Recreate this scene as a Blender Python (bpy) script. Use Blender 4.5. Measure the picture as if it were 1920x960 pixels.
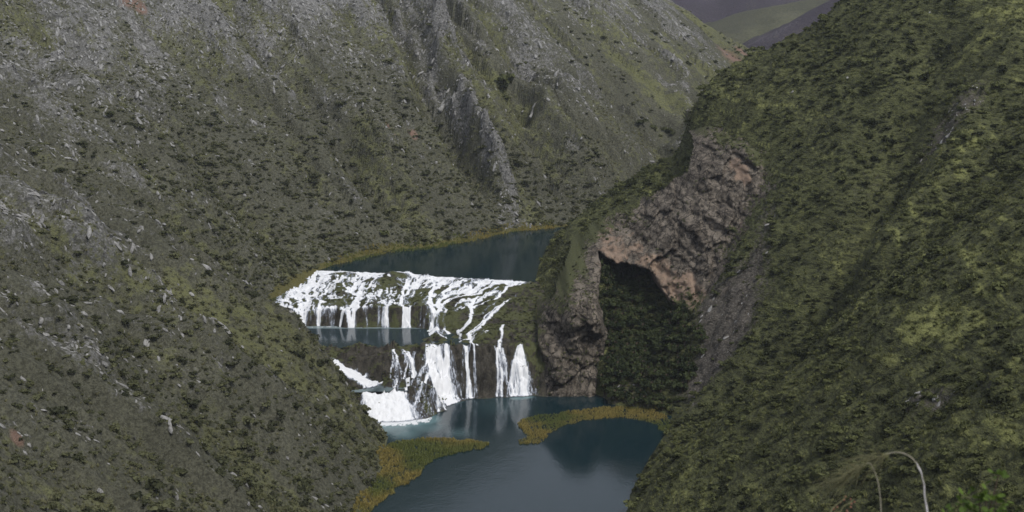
import bpy, math, random
import numpy as np
from mathutils import Vector

for o in list(bpy.data.objects):
    bpy.data.objects.remove(o)
SC = bpy.context.scene
COL = SC.collection
random.seed(7)
RNG = np.random.default_rng(11)

# ------------------------------------------------------------------ camera
F = 960.0 / math.tan(math.radians(20.0))          # focal length in photo pixels (1920 wide)
CAMZ = 130.0
PITCH = math.atan(530.0 / F)                       # looking down into the canyon
CP, SP = math.cos(PITCH), math.sin(PITCH)
cam = bpy.data.cameras.new('camera')
cam.sensor_width = 36.0
cam.lens = 18.0 / math.tan(math.radians(20.0))
cam.clip_start = 0.3
cam.clip_end = 12000.0
cam.dof.use_dof = True
cam.dof.focus_distance = 420.0
cam.dof.aperture_fstop = 9.0
camo = bpy.data.objects.new('camera', cam)
camo.location = (0, 0, CAMZ)
camo.rotation_euler = (math.pi / 2 - PITCH, 0, 0)
COL.objects.link(camo)
SC.camera = camo

# ------------------------------------------------------------------ sky and sun (overcast)
SUN_EL, SUN_AZ = math.radians(54), math.radians(140)   # azimuth from +Y, clockwise positive: behind and right
w = bpy.data.worlds.new('World')
SC.world = w
w.use_nodes = True
nt = w.node_tree
nt.nodes.clear()
sky = nt.nodes.new('ShaderNodeTexSky')
sky.sky_type = 'NISHITA'
sky.sun_disc = False
sky.sun_elevation = SUN_EL
sky.sun_rotation = SUN_AZ
sky.altitude = 3500
sky.air_density = 1.0
sky.dust_density = 4.0
hsv = nt.nodes.new('ShaderNodeHueSaturation')
hsv.inputs['Saturation'].default_value = 0.30
bg = nt.nodes.new('ShaderNodeBackground')
bg.inputs['Strength'].default_value = 0.125
out = nt.nodes.new('ShaderNodeOutputWorld')
nt.links.new(sky.outputs[0], hsv.inputs['Color'])
nt.links.new(hsv.outputs[0], bg.inputs['Color'])
nt.links.new(bg.outputs[0], out.inputs['Surface'])
sun = bpy.data.lights.new('sun', 'SUN')
sun.energy = 1.5
sun.angle = math.radians(16)
sun.color = (1.0, 0.96, 0.9)
suno = bpy.data.objects.new('sun', sun)
dirv = Vector((math.sin(SUN_AZ) * math.cos(SUN_EL), math.cos(SUN_AZ) * math.cos(SUN_EL), math.sin(SUN_EL)))
suno.rotation_euler = dirv.to_track_quat('Z', 'Y').to_euler()
suno.location = (-200, -200, 500)
COL.objects.link(suno)
vs = SC.view_settings
vs.view_transform = 'Standard'
vs.look = 'None'
vs.exposure = 0.88
vs.gamma = 1.0
SC.cycles.use_denoising = True
SC.cycles.max_bounces = 5
SC.cycles.diffuse_bounces = 2
SC.cycles.glossy_bounces = 2
SC.cycles.transparent_max_bounces = 6
SC.cycles.volume_bounces = 0

# ------------------------------------------------------------------ helpers: projection, noise, meshes
def ray(px, py):
    xc = (np.asarray(px, float) - 960) / F
    yc = -(np.asarray(py, float) - 480) / F
    return xc, CP + yc * SP, -SP + yc * CP

def at_z(px, py, z):
    dx, dy, dz = ray(px, py)
    t = (z - CAMZ) / dz
    return float(dx * t), float(dy * t)

def at_y(px, py, Y):
    dx, dy, dz = ray(px, py)
    t = Y / dy
    return float(dx * t), float(Y), float(CAMZ + dz * t)

def project(X, Y, Z):
    dz = Z - CAMZ
    fw = Y * CP - dz * SP
    up = Y * SP + dz * CP
    return 960 + F * X / fw, 480 - F * up / fw, fw

def hsh(i, j, seed):
    h = (i.astype(np.int64) * 374761393 + j.astype(np.int64) * 668265263 + seed * 974634777) & 0xFFFFFFFF
    h = ((h ^ (h >> 13)) * 1274126177) & 0xFFFFFFFF
    return ((h ^ (h >> 16)) & 0xFFFFFF) / float(0xFFFFFF)

def vnoise(x, y, seed=0):
    xi, yi = np.floor(x), np.floor(y)
    fx, fy = x - xi, y - yi
    fx = fx * fx * fx * (fx * (fx * 6 - 15) + 10)
    fy = fy * fy * fy * (fy * (fy * 6 - 15) + 10)
    a, b = hsh(xi, yi, seed), hsh(xi + 1, yi, seed)
    c, d = hsh(xi, yi + 1, seed), hsh(xi + 1, yi + 1, seed)
    return (a * (1 - fx) + b * fx) * (1 - fy) + (c * (1 - fx) + d * fx) * fy

def fbm(x, y, octv=4, seed=0, gain=0.5):
    s, a, n = 0.0, 1.0, 0.0
    ca, sa = math.cos(0.65), math.sin(0.65)
    for k in range(octv):
        s = s + a * (vnoise(x, y, seed + k * 17) - 0.5)
        n += a
        x, y = (x * ca - y * sa) * 2.03 + 11.7, (x * sa + y * ca) * 2.03 + 5.3
        a *= gain
    return s / n * 2.0                                # about -1..1

def ridged(x, y, octv=3, seed=0):
    s, a, n = 0.0, 1.0, 0.0
    for k in range(octv):
        s = s + a * (1 - np.abs(2 * vnoise(x, y, seed + k * 31) - 1))
        n += a
        x, y = x * 2.07 + 3.1, y * 2.07 + 8.3
        a *= 0.5
    return s / n

def worley(x, y, seed=0):
    """nearest-cell facets: random level and tilt of the nearest cell, and distance to the cell border"""
    xi, yi = np.floor(x), np.floor(y)
    b1 = np.full(x.shape, 9.0); b2 = np.full(x.shape, 9.0)
    lev = np.zeros(x.shape)
    for dx in (-1, 0, 1):
        for dy in (-1, 0, 1):
            cx_, cy_ = xi + dx, yi + dy
            px_ = cx_ + hsh(cx_, cy_, seed); py_ = cy_ + hsh(cx_, cy_, seed + 1)
            d = np.hypot(x - px_, y - py_)
            l_ = hsh(cx_, cy_, seed + 2) - 0.5 + (hsh(cx_, cy_, seed + 3) - 0.5) * 1.6 * (x - px_) + (hsh(cx_, cy_, seed + 4) - 0.5) * 1.6 * (y - py_)
            m_ = d < b1
            b2 = np.where(m_, b1, np.minimum(b2, d))
            lev = np.where(m_, l_, lev)
            b1 = np.where(m_, d, b1)
    return lev, b2 - b1

def sstep(a, b, x):
    t = np.clip((x - a) / (b - a), 0, 1)
    return t * t * (3 - 2 * t)

class TPS:
    def __init__(self, pts, vals, smooth=0.0, scale=100.0):
        self.p = np.asarray(pts, float) / scale
        self.sc = scale
        n = len(self.p)
        K = self.k(self.p, self.p) + smooth * np.eye(n)
        P = np.hstack([np.ones((n, 1)), self.p])
        A = np.zeros((n + 3, n + 3))
        A[:n, :n] = K
        A[:n, n:] = P
        A[n:, :n] = P.T
        self.w = np.linalg.solve(A, np.concatenate([vals, np.zeros(3)]))
    @staticmethod
    def k(a, b):
        d2 = ((a[:, None, :] - b[None]) ** 2).sum(-1)
        return 0.5 * d2 * np.log(d2 + 1e-12)
    def __call__(self, X, Y):
        sh = X.shape
        q = np.stack([X.ravel(), Y.ravel()], 1) / self.sc
        res = np.empty(len(q))
        n = len(self.p)
        for i in range(0, len(q), 40000):
            c = q[i:i + 40000]
            res[i:i + 40000] = self.k(c, self.p) @ self.w[:n] + self.w[n] + c @ self.w[n + 1:]
        return res.reshape(sh)

def poly_dist(X, Y, poly):
    """signed distance to a closed polygon, negative inside"""
    poly = np.asarray(poly, float)
    sh = X.shape
    x, y = X.ravel(), Y.ravel()
    best = np.full(x.shape, 1e18)
    ins = np.zeros(x.shape, bool)
    n = len(poly)
    for i in range(n):
        ax, ay = poly[i]
        bx, by = poly[(i + 1) % n]
        ex, ey = bx - ax, by - ay
        t = np.clip(((x - ax) * ex + (y - ay) * ey) / (ex * ex + ey * ey + 1e-12), 0, 1)
        best = np.minimum(best, (x - ax - t * ex) ** 2 + (y - ay - t * ey) ** 2)
        if ay != by:
            c = ((ay > y) != (by > y)) & (x < (bx - ax) * (y - ay) / (by - ay) + ax)
            ins ^= c
    d = np.sqrt(best)
    return np.where(ins, -d, d).reshape(sh)

def catmull(pts, n=16):
    p = np.asarray(pts, float)
    p = np.vstack([2 * p[0] - p[1], p, 2 * p[-1] - p[-2]])
    res = []
    for i in range(1, len(p) - 2):
        for t in np.linspace(0, 1, n, endpoint=False):
            a, b, c, d = p[i - 1], p[i], p[i + 1], p[i + 2]
            res.append(0.5 * (2 * b + (c - a) * t + (2 * a - 5 * b + 4 * c - d) * t * t + (3 * b - a - 3 * c + d) * t ** 3))
    res.append(p[-2])
    return np.array(res)

def curve_coords(X, Y, crv):
    """arc length of the nearest curve point, and distance to it"""
    seg = np.concatenate([[0], np.cumsum(np.hypot(*np.diff(crv, axis=0).T))])
    x, y = X.ravel(), Y.ravel()
    s = np.empty(len(x))
    d = np.empty(len(x))
    for i in range(0, len(x), 20000):
        dx = x[i:i + 20000, None] - crv[None, :, 0]
        dy = y[i:i + 20000, None] - crv[None, :, 1]
        dd = dx * dx + dy * dy
        k = dd.argmin(1)
        s[i:i + 20000] = seg[k]
        d[i:i + 20000] = np.sqrt(dd[np.arange(len(k)), k])
    return s.reshape(X.shape), d.reshape(X.shape)

def mesh_np(name, V, Fc, mat=None, attrs=None, smooth=True):
    """V (n,3), Fc (m,3|4) -> mesh"""
    V = np.ascontiguousarray(V, np.float32)
    Fc = np.ascontiguousarray(Fc, np.int32)
    me = bpy.data.meshes.new(name)
    k = Fc.shape[1]
    me.vertices.add(len(V))
    me.vertices.foreach_set('co', V.ravel())
    me.loops.add(Fc.size)
    me.loops.foreach_set('vertex_index', Fc.ravel())
    me.polygons.add(len(Fc))
    me.polygons.foreach_set('loop_start', np.arange(0, Fc.size, k, dtype=np.int32))
    me.polygons.foreach_set('use_smooth', np.full(len(Fc), smooth, bool))
    for nm, arr in (attrs or {}).items():
        a = me.attributes.new(nm, 'FLOAT', 'POINT')
        a.data.foreach_set('value', np.ascontiguousarray(arr, np.float32))
    me.update(calc_edges=True)
    me.validate()
    if mat:
        me.materials.append(mat)
    return me

def link(name, me, kind=None, label=None, cat=None, group=None, parent=None):
    o = bpy.data.objects.new(name, me)
    COL.objects.link(o)
    if kind: o['kind'] = kind
    if label: o['label'] = label
    if cat: o['category'] = cat
    if group: o['group'] = group
    if parent: o.parent = parent
    return o

def grid_mesh(name, X, Y, Z, keep, mat, attrs):
    """quads of a structured grid where keep (cell mask) is true"""
    r, c = X.shape
    idx = np.arange(r * c).reshape(r, c)
    q = np.stack([idx[:-1, :-1], idx[:-1, 1:], idx[1:, 1:], idx[1:, :-1]], -1)[keep]
    used = np.zeros(r * c, bool)
    used[q.ravel()] = True
    remap = np.cumsum(used) - 1
    V = np.stack([X.ravel(), Y.ravel(), Z.ravel()], 1)[used]
    return mesh_np(name, V, remap[q], mat, {k: v.ravel()[used] for k, v in attrs.items()})

# ------------------------------------------------------------------ materials
class NT:
    def __init__(self, name):
        self.m = bpy.data.materials.new(name)
        self.m.use_nodes = True
        self.t = self.m.node_tree
        self.b = self.t.nodes['Principled BSDF']
        self.b.inputs['Specular IOR Level'].default_value = 0.2
        self.outp = self.t.nodes['Material Output']
    def n(self, typ, **kw):
        nd = self.t.nodes.new(typ)
        for k, v in kw.items():
            setattr(nd, k, v)
        return nd
    def l(self, a, b):
        self.t.links.new(a, b)
    def setin(self, sock, v):
        if hasattr(v, 'is_output') or isinstance(v, bpy.types.NodeSocket):
            self.l(v, sock)
        elif isinstance(v, tuple) and len(v) == 3 and sock.type == 'RGBA':
            sock.default_value = (*v, 1)
        else:
            sock.default_value = v
    def coord(self, scale=(1, 1, 1), rot=(0, 0, 0)):
        g = self.n('ShaderNodeNewGeometry')
        mp = self.n('ShaderNodeMapping')
        mp.inputs['Scale'].default_value = scale
        mp.inputs['Rotation'].default_value = rot
        self.l(g.outputs['Position'], mp.inputs['Vector'])
        return mp.outputs[0]
    def noise(self, vec, scale, detail=3, rough=0.55):
        nd = self.n('ShaderNodeTexNoise')
        nd.inputs['Scale'].default_value = scale
        nd.inputs['Detail'].default_value = detail
        nd.inputs['Roughness'].default_value = rough
        if vec is not None:
            self.l(vec, nd.inputs['Vector'])
        return nd.outputs['Fac']
    def math(self, op, a, b=0.0, clamp=False):
        nd = self.n('ShaderNodeMath', operation=op, use_clamp=clamp)
        self.setin(nd.inputs[0], a)
        self.setin(nd.inputs[1], b)
        return nd.outputs[0]
    def ramp(self, v, a, b):
        nd = self.n('ShaderNodeMapRange', interpolation_type='SMOOTHSTEP')
        self.setin(nd.inputs['Value'], v)
        nd.inputs['From Min'].default_value = a
        nd.inputs['From Max'].default_value = b
        return nd.outputs[0]
    def mix(self, f, a, b):
        nd = self.n('ShaderNodeMix', data_type='RGBA')
        self.setin(nd.inputs[0], f)
        self.setin(nd.inputs[6], a)
        self.setin(nd.inputs[7], b)
        return nd.outputs[2]
    def attr(self, name):
        nd = self.n('ShaderNodeAttribute', attribute_name=name)
        return nd.outputs['Fac']
    def bump(self, h, strength=0.5, dist=0.3):
        nd = self.n('ShaderNodeBump')
        nd.inputs['Strength'].default_value = strength
        nd.inputs['Distance'].default_value = dist
        self.l(h, nd.inputs['Height'])
        self.l(nd.outputs[0], self.b.inputs['Normal'])
    def rnd(self):
        return self.n('ShaderNodeObjectInfo').outputs['Random']

def m_hillside(name, dark, mid, light, rockc, rockl, stretch=(1, 1, 1), fs=1.1):
    m = NT(name)
    p = m.coord()
    pc = m.coord(stretch)
    fine = m.math('ADD', m.math('MULTIPLY', m.noise(pc, fs, 5, 0.72), 0.65), m.math('MULTIPLY', m.noise(p, 2.6, 3, 0.7), 0.35))
    med = m.noise(pc, 0.33, 4, 0.65)
    big = m.noise(p, 0.045, 3, 0.55)
    g1 = m.mix(m.ramp(fine, 0.40, 0.60), dark, mid)
    gl = m.math('ADD', m.attr('grass'), m.math('MULTIPLY', m.math('SUBTRACT', med, 0.5), 1.6))
    g2 = m.mix(m.math('MULTIPLY', m.ramp(gl, 0.42, 0.85), m.ramp(fine, 0.36, 0.52)), g1, light)
    rk = m.mix(m.ramp(m.noise(p, 1.7, 4, 0.7), 0.45, 0.7), rockc, rockl)
    rk = m.mix(m.ramp(m.noise(p, 0.5, 3, 0.6), 0.35, 0.5), tuple(c * 0.45 for c in rockc), rk)
    rf = m.math('ADD', m.attr('rock'), m.math('MULTIPLY', m.math('SUBTRACT', m.noise(p, 0.7, 6, 0.75), 0.5), 2.2))
    c = m.mix(m.ramp(rf, 0.40, 0.80), g2, rk)
    red = m.math('ADD', m.attr('red'), m.math('MULTIPLY', m.math('SUBTRACT', med, 0.5), 0.8))
    c = m.mix(m.math('MULTIPLY', m.ramp(red, 0.4, 0.9), 0.75), c, (0.25, 0.155, 0.12))
    c = m.mix(m.ramp(m.attr('shore'), 0.35, 0.75), c, m.mix(med, (0.14, 0.12, 0.04), (0.10, 0.10, 0.035)))
    c = m.mix(m.ramp(big, 0.3, 0.7), m.mix(0.25, c, (0.02, 0.022, 0.012)), c)
    m.l(c, m.b.inputs['Base Color'])
    m.b.inputs['Roughness'].default_value = 0.95
    m.bump(m.math('ADD', m.math('MULTIPLY', fine, 1.5), m.math('MULTIPLY', med, 2.0)), 1.0, 0.7)
    return m.m

def m_rock(name, a, b, redamt=0.0, scale=1.0, green=0.0):
    m = NT(name)
    p = m.coord()
    ps = m.coord((1, 1, 0.28))
    n1 = m.noise(ps, 0.35 * scale, 5, 0.65)
    n2 = m.noise(p, 1.4 * scale, 5, 0.7)
    c = m.mix(m.ramp(n1, 0.35, 0.65), a, b)
    c = m.mix(m.ramp(n2, 0.5, 0.8), c, tuple(min(1, x * 1.5) for x in b))
    c = m.mix(m.ramp(n2, 0.5, 0.25), c, tuple(x * 0.4 for x in a))
    if redamt:
        vo = m.n('ShaderNodeTexVoronoi', feature='DISTANCE_TO_EDGE')
        vo.inputs['Scale'].default_value = 0.32
        wv = m.n('ShaderNodeMix', data_type='VECTOR')
        m.setin(wv.inputs[0], 0.12)
        m.l(m.coord((1.0, 0.6, 0.75), (0.0, 0.5, 0.0)), wv.inputs[4])
        nz_ = m.n('ShaderNodeTexNoise')
        nz_.inputs['Scale'].default_value = 0.25
        nz_.inputs['Detail'].default_value = 4
        m.l(p, nz_.inputs['Vector'])
        sc_ = m.n('ShaderNodeVectorMath', operation='SCALE')
        m.l(nz_.outputs['Color'], sc_.inputs[0])
        sc_.inputs[3].default_value = 40.0
        m.l(sc_.outputs[0], wv.inputs[5])
        m.l(wv.outputs[1], vo.inputs['Vector'])
        c = m.mix(m.ramp(vo.outputs['Distance'], 0.07, 0.0), c, tuple(x * 0.35 for x in a))
        rd = m.math('ADD', m.attr('red'), m.math('MULTIPLY', m.math('SUBTRACT', m.noise(ps, 0.3, 4, 0.6), 0.5), 1.6))
        c = m.mix(m.math('MULTIPLY', m.ramp(rd, 0.35, 0.75), redamt), c, m.mix(n2, (0.24, 0.155, 0.105), (0.33, 0.25, 0.19)))
    if green:
        gr = m.math('ADD', m.attr('grass'), m.math('MULTIPLY', m.math('SUBTRACT', m.noise(p, 0.55, 4, 0.65), 0.5), 1.6))
        gc = m.mix(m.noise(p, 1.3, 3, 0.6), (0.035, 0.04, 0.018), (0.10, 0.105, 0.045))
        c = m.mix(m.ramp(gr, 0.4, 0.62), c, gc)
    m.l(c, m.b.inputs['Base Color'])
    m.b.inputs['Roughness'].default_value = 0.92
    m.bump(m.math('ADD', m.noise(p, 0.5 * scale, 4, 0.6), n2), 0.7, 0.35 / scale)
    return m.m

def m_leaf(name, a, b, c2=None, trans=0.25):
    m = NT(name)
    r = m.rnd()
    n = m.noise(m.coord(), 1.6, 2, 0.6)
    c = m.mix(m.ramp(m.math('ADD', m.math('MULTIPLY', r, 0.7), m.math('MULTIPLY', n, 0.6)), 0.25, 0.95), a, b)
    if c2:
        c = m.mix(m.ramp(m.noise(m.coord(), 0.05, 2, 0.5), 0.42, 0.62), c, c2)
    m.l(c, m.b.inputs['Base Color'])
    m.b.inputs['Roughness'].default_value = 0.8
    tr = m.n('ShaderNodeBsdfTranslucent')
    m.l(c, tr.inputs['Color'])
    mx = m.n('ShaderNodeMixShader')
    mx.inputs[0].default_value = trans
    m.l(m.b.outputs[0], mx.inputs[1])
    m.l(tr.outputs[0], mx.inputs[2])
    m.l(mx.outputs[0], m.outp.inputs['Surface'])
    return m.m

def m_plain(name, col, rough=0.8, var=0.3, scale=6.0):
    m = NT(name)
    n = m.noise(m.coord(), scale, 3, 0.6)
    m.l(m.mix(m.ramp(n, 0.3, 0.7), tuple(x * (1 - var) for x in col), col), m.b.inputs['Base Color'])
    m.b.inputs['Roughness'].default_value = rough
    return m.m

def m_lake(name, deep, shallow):
    m = NT(name)
    p = m.coord((1, 1, 1))
    fo = m.attr('foam')
    c = m.mix(m.ramp(fo, 0.05, 0.7), deep, shallow)
    st = m.noise(m.coord((1, 0.45, 1), (0, 0, 0.5)), 0.9, 5, 0.7)
    white = m.ramp(m.math('ADD', fo, m.math('MULTIPLY', m.math('SUBTRACT', st, 0.5), 1.3)), 0.78, 1.05)
    c = m.mix(white, c, (0.78, 0.8, 0.82))
    m.l(c, m.b.inputs['Base Color'])
    m.l(m.math('ADD', m.math('MULTIPLY', white, 0.5), 0.10), m.b.inputs['Roughness'])
    m.b.inputs['Specular IOR Level'].default_value = 0.5
    m.b.inputs['IOR'].default_value = 1.333
    h = m.math('ADD', m.noise(m.coord((1, 0.6, 1)), 1.3, 3, 0.6), m.math('MULTIPLY', m.noise(p, 0.15, 3, 0.55), 1.2))
    wind = m.ramp(m.noise(m.coord((1, 0.5, 1), (0, 0, 0.4)), 0.045, 3, 0.6), 0.35, 0.7)
    calm = m.math('MULTIPLY', h, m.math('ADD', m.math('ADD', 0.35, m.math('MULTIPLY', wind, 0.7)), m.math('MULTIPLY', fo, 4.0)))
    m.bump(calm, 0.25, 0.12)
    return m.m

def m_whitewater():
    m = NT('white_water')
    p = m.coord((2.0, 0.8, 0.16))
    st = m.noise(p, 1.1, 5, 0.72)
    d = m.attr('dens')
    f = m.math('ADD', d, m.math('MULTIPLY', m.math('SUBTRACT', st, 0.5), 2.3))
    c = m.mix(m.ramp(f, 0.25, 1.05), (0.36, 0.40, 0.48), (0.80, 0.81, 0.83))
    m.l(c, m.b.inputs['Base Color'])
    m.b.inputs['Roughness'].default_value = 0.55
    tp = m.n('ShaderNodeBsdfTransparent')
    mx = m.n('ShaderNodeMixShader')
    m.l(m.ramp(f, 0.0, 0.75), mx.inputs[0])
    m.l(tp.outputs[0], mx.inputs[1])
    m.l(m.b.outputs[0], mx.inputs[2])
    m.l(mx.outputs[0], m.outp.inputs['Surface'])
    m.bump(st, 0.6, 0.3)
    return m.m

MAT = {
    'left': m_hillside('left_hillside_ground', (0.058, 0.058, 0.041), (0.132, 0.131, 0.094), (0.158, 0.163, 0.074),
                       (0.165, 0.162, 0.155), (0.33, 0.325, 0.315)),
    'right': m_hillside('right_hillside_ground', (0.028, 0.031, 0.014), (0.118, 0.126, 0.052), (0.25, 0.26, 0.095),
                        (0.090, 0.080, 0.068), (0.205, 0.185, 0.160), (0.5, 0.5, 1.5), 0.75),
    'cliff': m_rock('cliff_rock', (0.046, 0.039, 0.031), (0.172, 0.148, 0.120), 0.75, 1.0, 1.0),
    'tufa': m_rock('tufa_rock', (0.022, 0.020, 0.016), (0.062, 0.056, 0.044), 0.0, 1.6, 1.0),
    'boulder': m_rock('pale_boulder_rock', (0.20, 0.195, 0.185), (0.34, 0.335, 0.32), 0.0, 2.0),
    'greyrock': m_rock('grey_outcrop_rock', (0.16, 0.156, 0.15), (0.30, 0.295, 0.285), 0.0, 1.6),
    'darkrock': m_rock('wet_dark_rock', (0.03, 0.028, 0.025), (0.07, 0.065, 0.058), 0.0, 1.6),
    'shrub_r': m_leaf('right_shrub_leaves', (0.024, 0.029, 0.012), (0.125, 0.137, 0.054)),
    'shrub_l': m_leaf('left_shrub_leaves', (0.044, 0.049, 0.025), (0.124, 0.129, 0.064)),
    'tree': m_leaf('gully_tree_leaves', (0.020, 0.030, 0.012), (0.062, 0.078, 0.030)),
    'grass_r': m_leaf('light_tussock_blades', (0.115, 0.130, 0.048), (0.20, 0.205, 0.085)),
    'grass_l': m_leaf('dull_tussock_blades', (0.10, 0.104, 0.050), (0.17, 0.165, 0.085)),
    'reed': m_leaf('reed_blades', (0.25, 0.205, 0.062), (0.38, 0.31, 0.10), (0.16, 0.185, 0.055)),
    'bark': m_plain('bark', (0.09, 0.07, 0.05)),
    'lake': m_lake('lake_water', (0.008, 0.022, 0.027), (0.11, 0.19, 0.20)),
    'pool': m_lake('pool_water', (0.024, 0.040, 0.047), (0.20, 0.25, 0.26)),
    'white': m_whitewater(),
    'straw': m_plain('dry_straw', (0.34, 0.31, 0.24), 0.7, 0.3, 30.0),
    'straw_w': m_plain('bleached_sheath', (0.70, 0.66, 0.66), 0.7, 0.2, 30.0),
    'awn': m_plain('plume_awns', (0.20, 0.19, 0.10), 0.8, 0.3, 30.0),
    'nearleaf': m_leaf('near_shrub_leaves', (0.05, 0.085, 0.018), (0.12, 0.18, 0.035), None, 0.35),
    'petal': m_plain('orange_red_petals', (0.30, 0.15, 0.10), 0.7, 0.35, 40.0),
}
MAT['reed2'] = MAT['reed']

# ------------------------------------------------------------------ plan of the canyon
Z_UP, Z_MID = 22.8, 14.0
def lip_y(X):                                        # crest line of the upper lake
    return np.interp(X, [-90, -72, -40, -10, 8, 30], [508, 506, 499, 490, 486, 484])

SH_L = [(-34, 60), (-36, 200), (-37, 300), at_z(690, 955, 0), at_z(716, 880, 0), at_z(728, 818, 0), (-38, 394), (-46, 401),
        (-57, 409), (-63, 419), (-74, 434), (-81, 450), (-82, 470), (-77, 488), at_z(600, 506, Z_UP),
        at_z(655, 487, Z_UP), at_z(725, 470, Z_UP), at_z(810, 463, Z_UP), at_z(905, 446, Z_UP), at_z(965, 433, Z_UP),
        at_z(1040, 427, Z_UP), (44, 612), (85, 650), (140, 725), (190, 820), (240, 950), (290, 1150), (310, 1300)]
SH_R = [(345, 1300), (320, 1150), (272, 940), (222, 805), (165, 695), (105, 620), (60, 592), (28, 584),
        at_z(1036, 445, Z_UP), at_z(1012, 490, Z_UP), at_z(1003, 525, Z_UP), (8.5, 470), (10, 452), (13, 443), (22, 438), (29, 431), at_z(1140, 758, 0), at_z(1200, 766, 0), at_z(1258, 780, 0),
        at_z(1250, 808, 0), at_z(1216, 860, 0), at_z(1183, 920, 0), at_z(1174, 958, 0), (27, 300), (34, 200), (40, 60)]
FLOOR = SH_L + SH_R

def level(X, Y):
    a = np.interp(Y, [395, 425, 433, 455, 462, 490, 620, 1300], [0, 4, 13.5, 14.5, 20, 22.8, 22.8, 34])
    b = np.interp(Y, [420, 445, 490, 620, 1300], [0, 12, 22.8, 22.8, 34])
    f = sstep(-20, 10, X)
    return a * (1 - f) + b * f

CAMRIDGE = ((-3.0, -3.0), (150.0, 30.0))
def camhill(X, Y):
    (ax, ay), (bx, by) = CAMRIDGE
    ex, ey = bx - ax, by - ay
    t = np.clip(((X - ax) * ex + (Y - ay) * ey) / (ex * ex + ey * ey), 0, 1)
    d = np.hypot(X - ax - t * ex, Y - ay - t * ey)
    return 128.9 + 22 * t - 0.28 * np.minimum(d, 5) - 0.95 * np.maximum(d - 5, 0)

def base_h(X, Y):
    d = poly_dist(X, Y, FLOOR)
    dp = np.maximum(d, 0)
    f = sstep(-15, 15, X - np.interp(Y, [0, 400, 500, 560, 620, 1300], [0, 0, -20, -5, 60, 330]))
    slope_l = np.interp(Y, [0, 480, 620, 900], [0.86, 0.84, 0.72, 0.62])
    slope_r = 0.90
    sl = slope_l * (1 - f) + slope_r * f
    h = level(X, Y) + sl * dp * (1 - 0.0004 * np.minimum(dp, 400))
    return h, d

_ctrl = [(1560, 16, 505), (1430, 116, 505), (1300, 216, 508), (1180, 352, 520), (1110, 404, 540), (1700, -110, 505),
         (600, 688, 400), (545, 652, 401), (488, 616, 402), (415, 552, 405), (325, 474, 410),
         (1430, 114, 900), (1340, 72, 925), (1260, 32, 945), (1200, 0, 960), (1100, -80, 980),
         # recess below the cliff: a slope of trees climbing behind the shore
         (1200, 700, 428), (1160, 620, 449), (1230, 640, 445), (1160, 545, 468), (1200, 590, 459), (1150, 508, 476), (1240, 720, 418),
         (1005, 535, 468), (1040, 452, 503), (1075, 420, 512), (1060, 522, 458), (1115, 500, 462), (1100, 400, 520), (1010, 560, 462),
         (1320, 740, 398), (1450, 700, 388), (1400, 560, 418), (1500, 600, 392)]
pts, tg = [], []
for (px, py, Y) in _ctrl:
    X, Y, Z = at_y(px, py, Y)
    pts.append((X, Y)); tg.append(Z)
for (X, Y, Z) in [(20, 1040, 95), (120, 1020, 55), (180, 990, 45), (-90, 1040, 260), (-250, 1100, 380), (-300, 700, 300),
                  (0, 760, 122), (-120, 760, 180)]:
    pts.append((X, Y)); tg.append(Z)
anch = SH_L[::2] + SH_R[::2] + [(-160, 300), (-200, 420), (-120, 250), (-260, 250), (-150, 500), (-230, 560), (130, 330), (180, 420),
                                (90, 260), (200, 250), (260, 420), (-80, 300), (-95, 340), (80, 340), (-150, 150), (150, 150), (20, 660), (90, 780)]
_p = np.array(pts)
_b, _ = base_h(_p[:, 0], _p[:, 1])
res = np.concatenate([np.array(tg) - _b, np.zeros(len(anch))])
RESID = TPS(np.vstack([_p, np.array(anch)]), res, 0.002)

AX_L = catmull([(-38, 0), (-38, 250), (-46, 400), (-68, 450), (-66, 505), (-25, 560), (40, 605), (120, 690), (200, 820), (270, 1000), (330, 1300)], 24)
AX_R = catmull([(40, 0), (32, 250), (40, 390), (32, 430), (12, 470), (26, 575), (105, 620), (222, 805), (345, 1300)], 24)

GULLIES = []                                          # (plan polyline, depth, width)
def smooth_h(X, Y):
    h, d = base_h(X, Y)
    r = RESID(X, Y) * sstep(1, 13, d)
    z = h + r
    return np.maximum(z, camhill(X, Y)), d

def raycast(px, py, fn, y0=180.0, y1=1100.0, n=700):
    dx, dy, dz = ray(px, py)
    Y = np.linspace(y0, y1, n)
    X = Y * dx / dy
    Z = CAMZ + Y * dz / dy
    H = fn(X, Y)
    k = np.argmax(H > Z)
    if not (H > Z).any():
        return None
    return float(X[k]), float(Y[k]), float(Z[k])

def seg_dist(X, Y, pl):
    best = np.full(X.shape, 1e9)
    for (ax, ay), (bx, by) in zip(pl[:-1], pl[1:]):
        ex, ey = bx - ax, by - ay
        t = np.clip(((X - ax) * ex + (Y - ay) * ey) / (ex * ex + ey * ey + 1e-9), 0, 1)
        best = np.minimum(best, np.hypot(X - ax - t * ex, Y - ay - t * ey))
    return best

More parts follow.
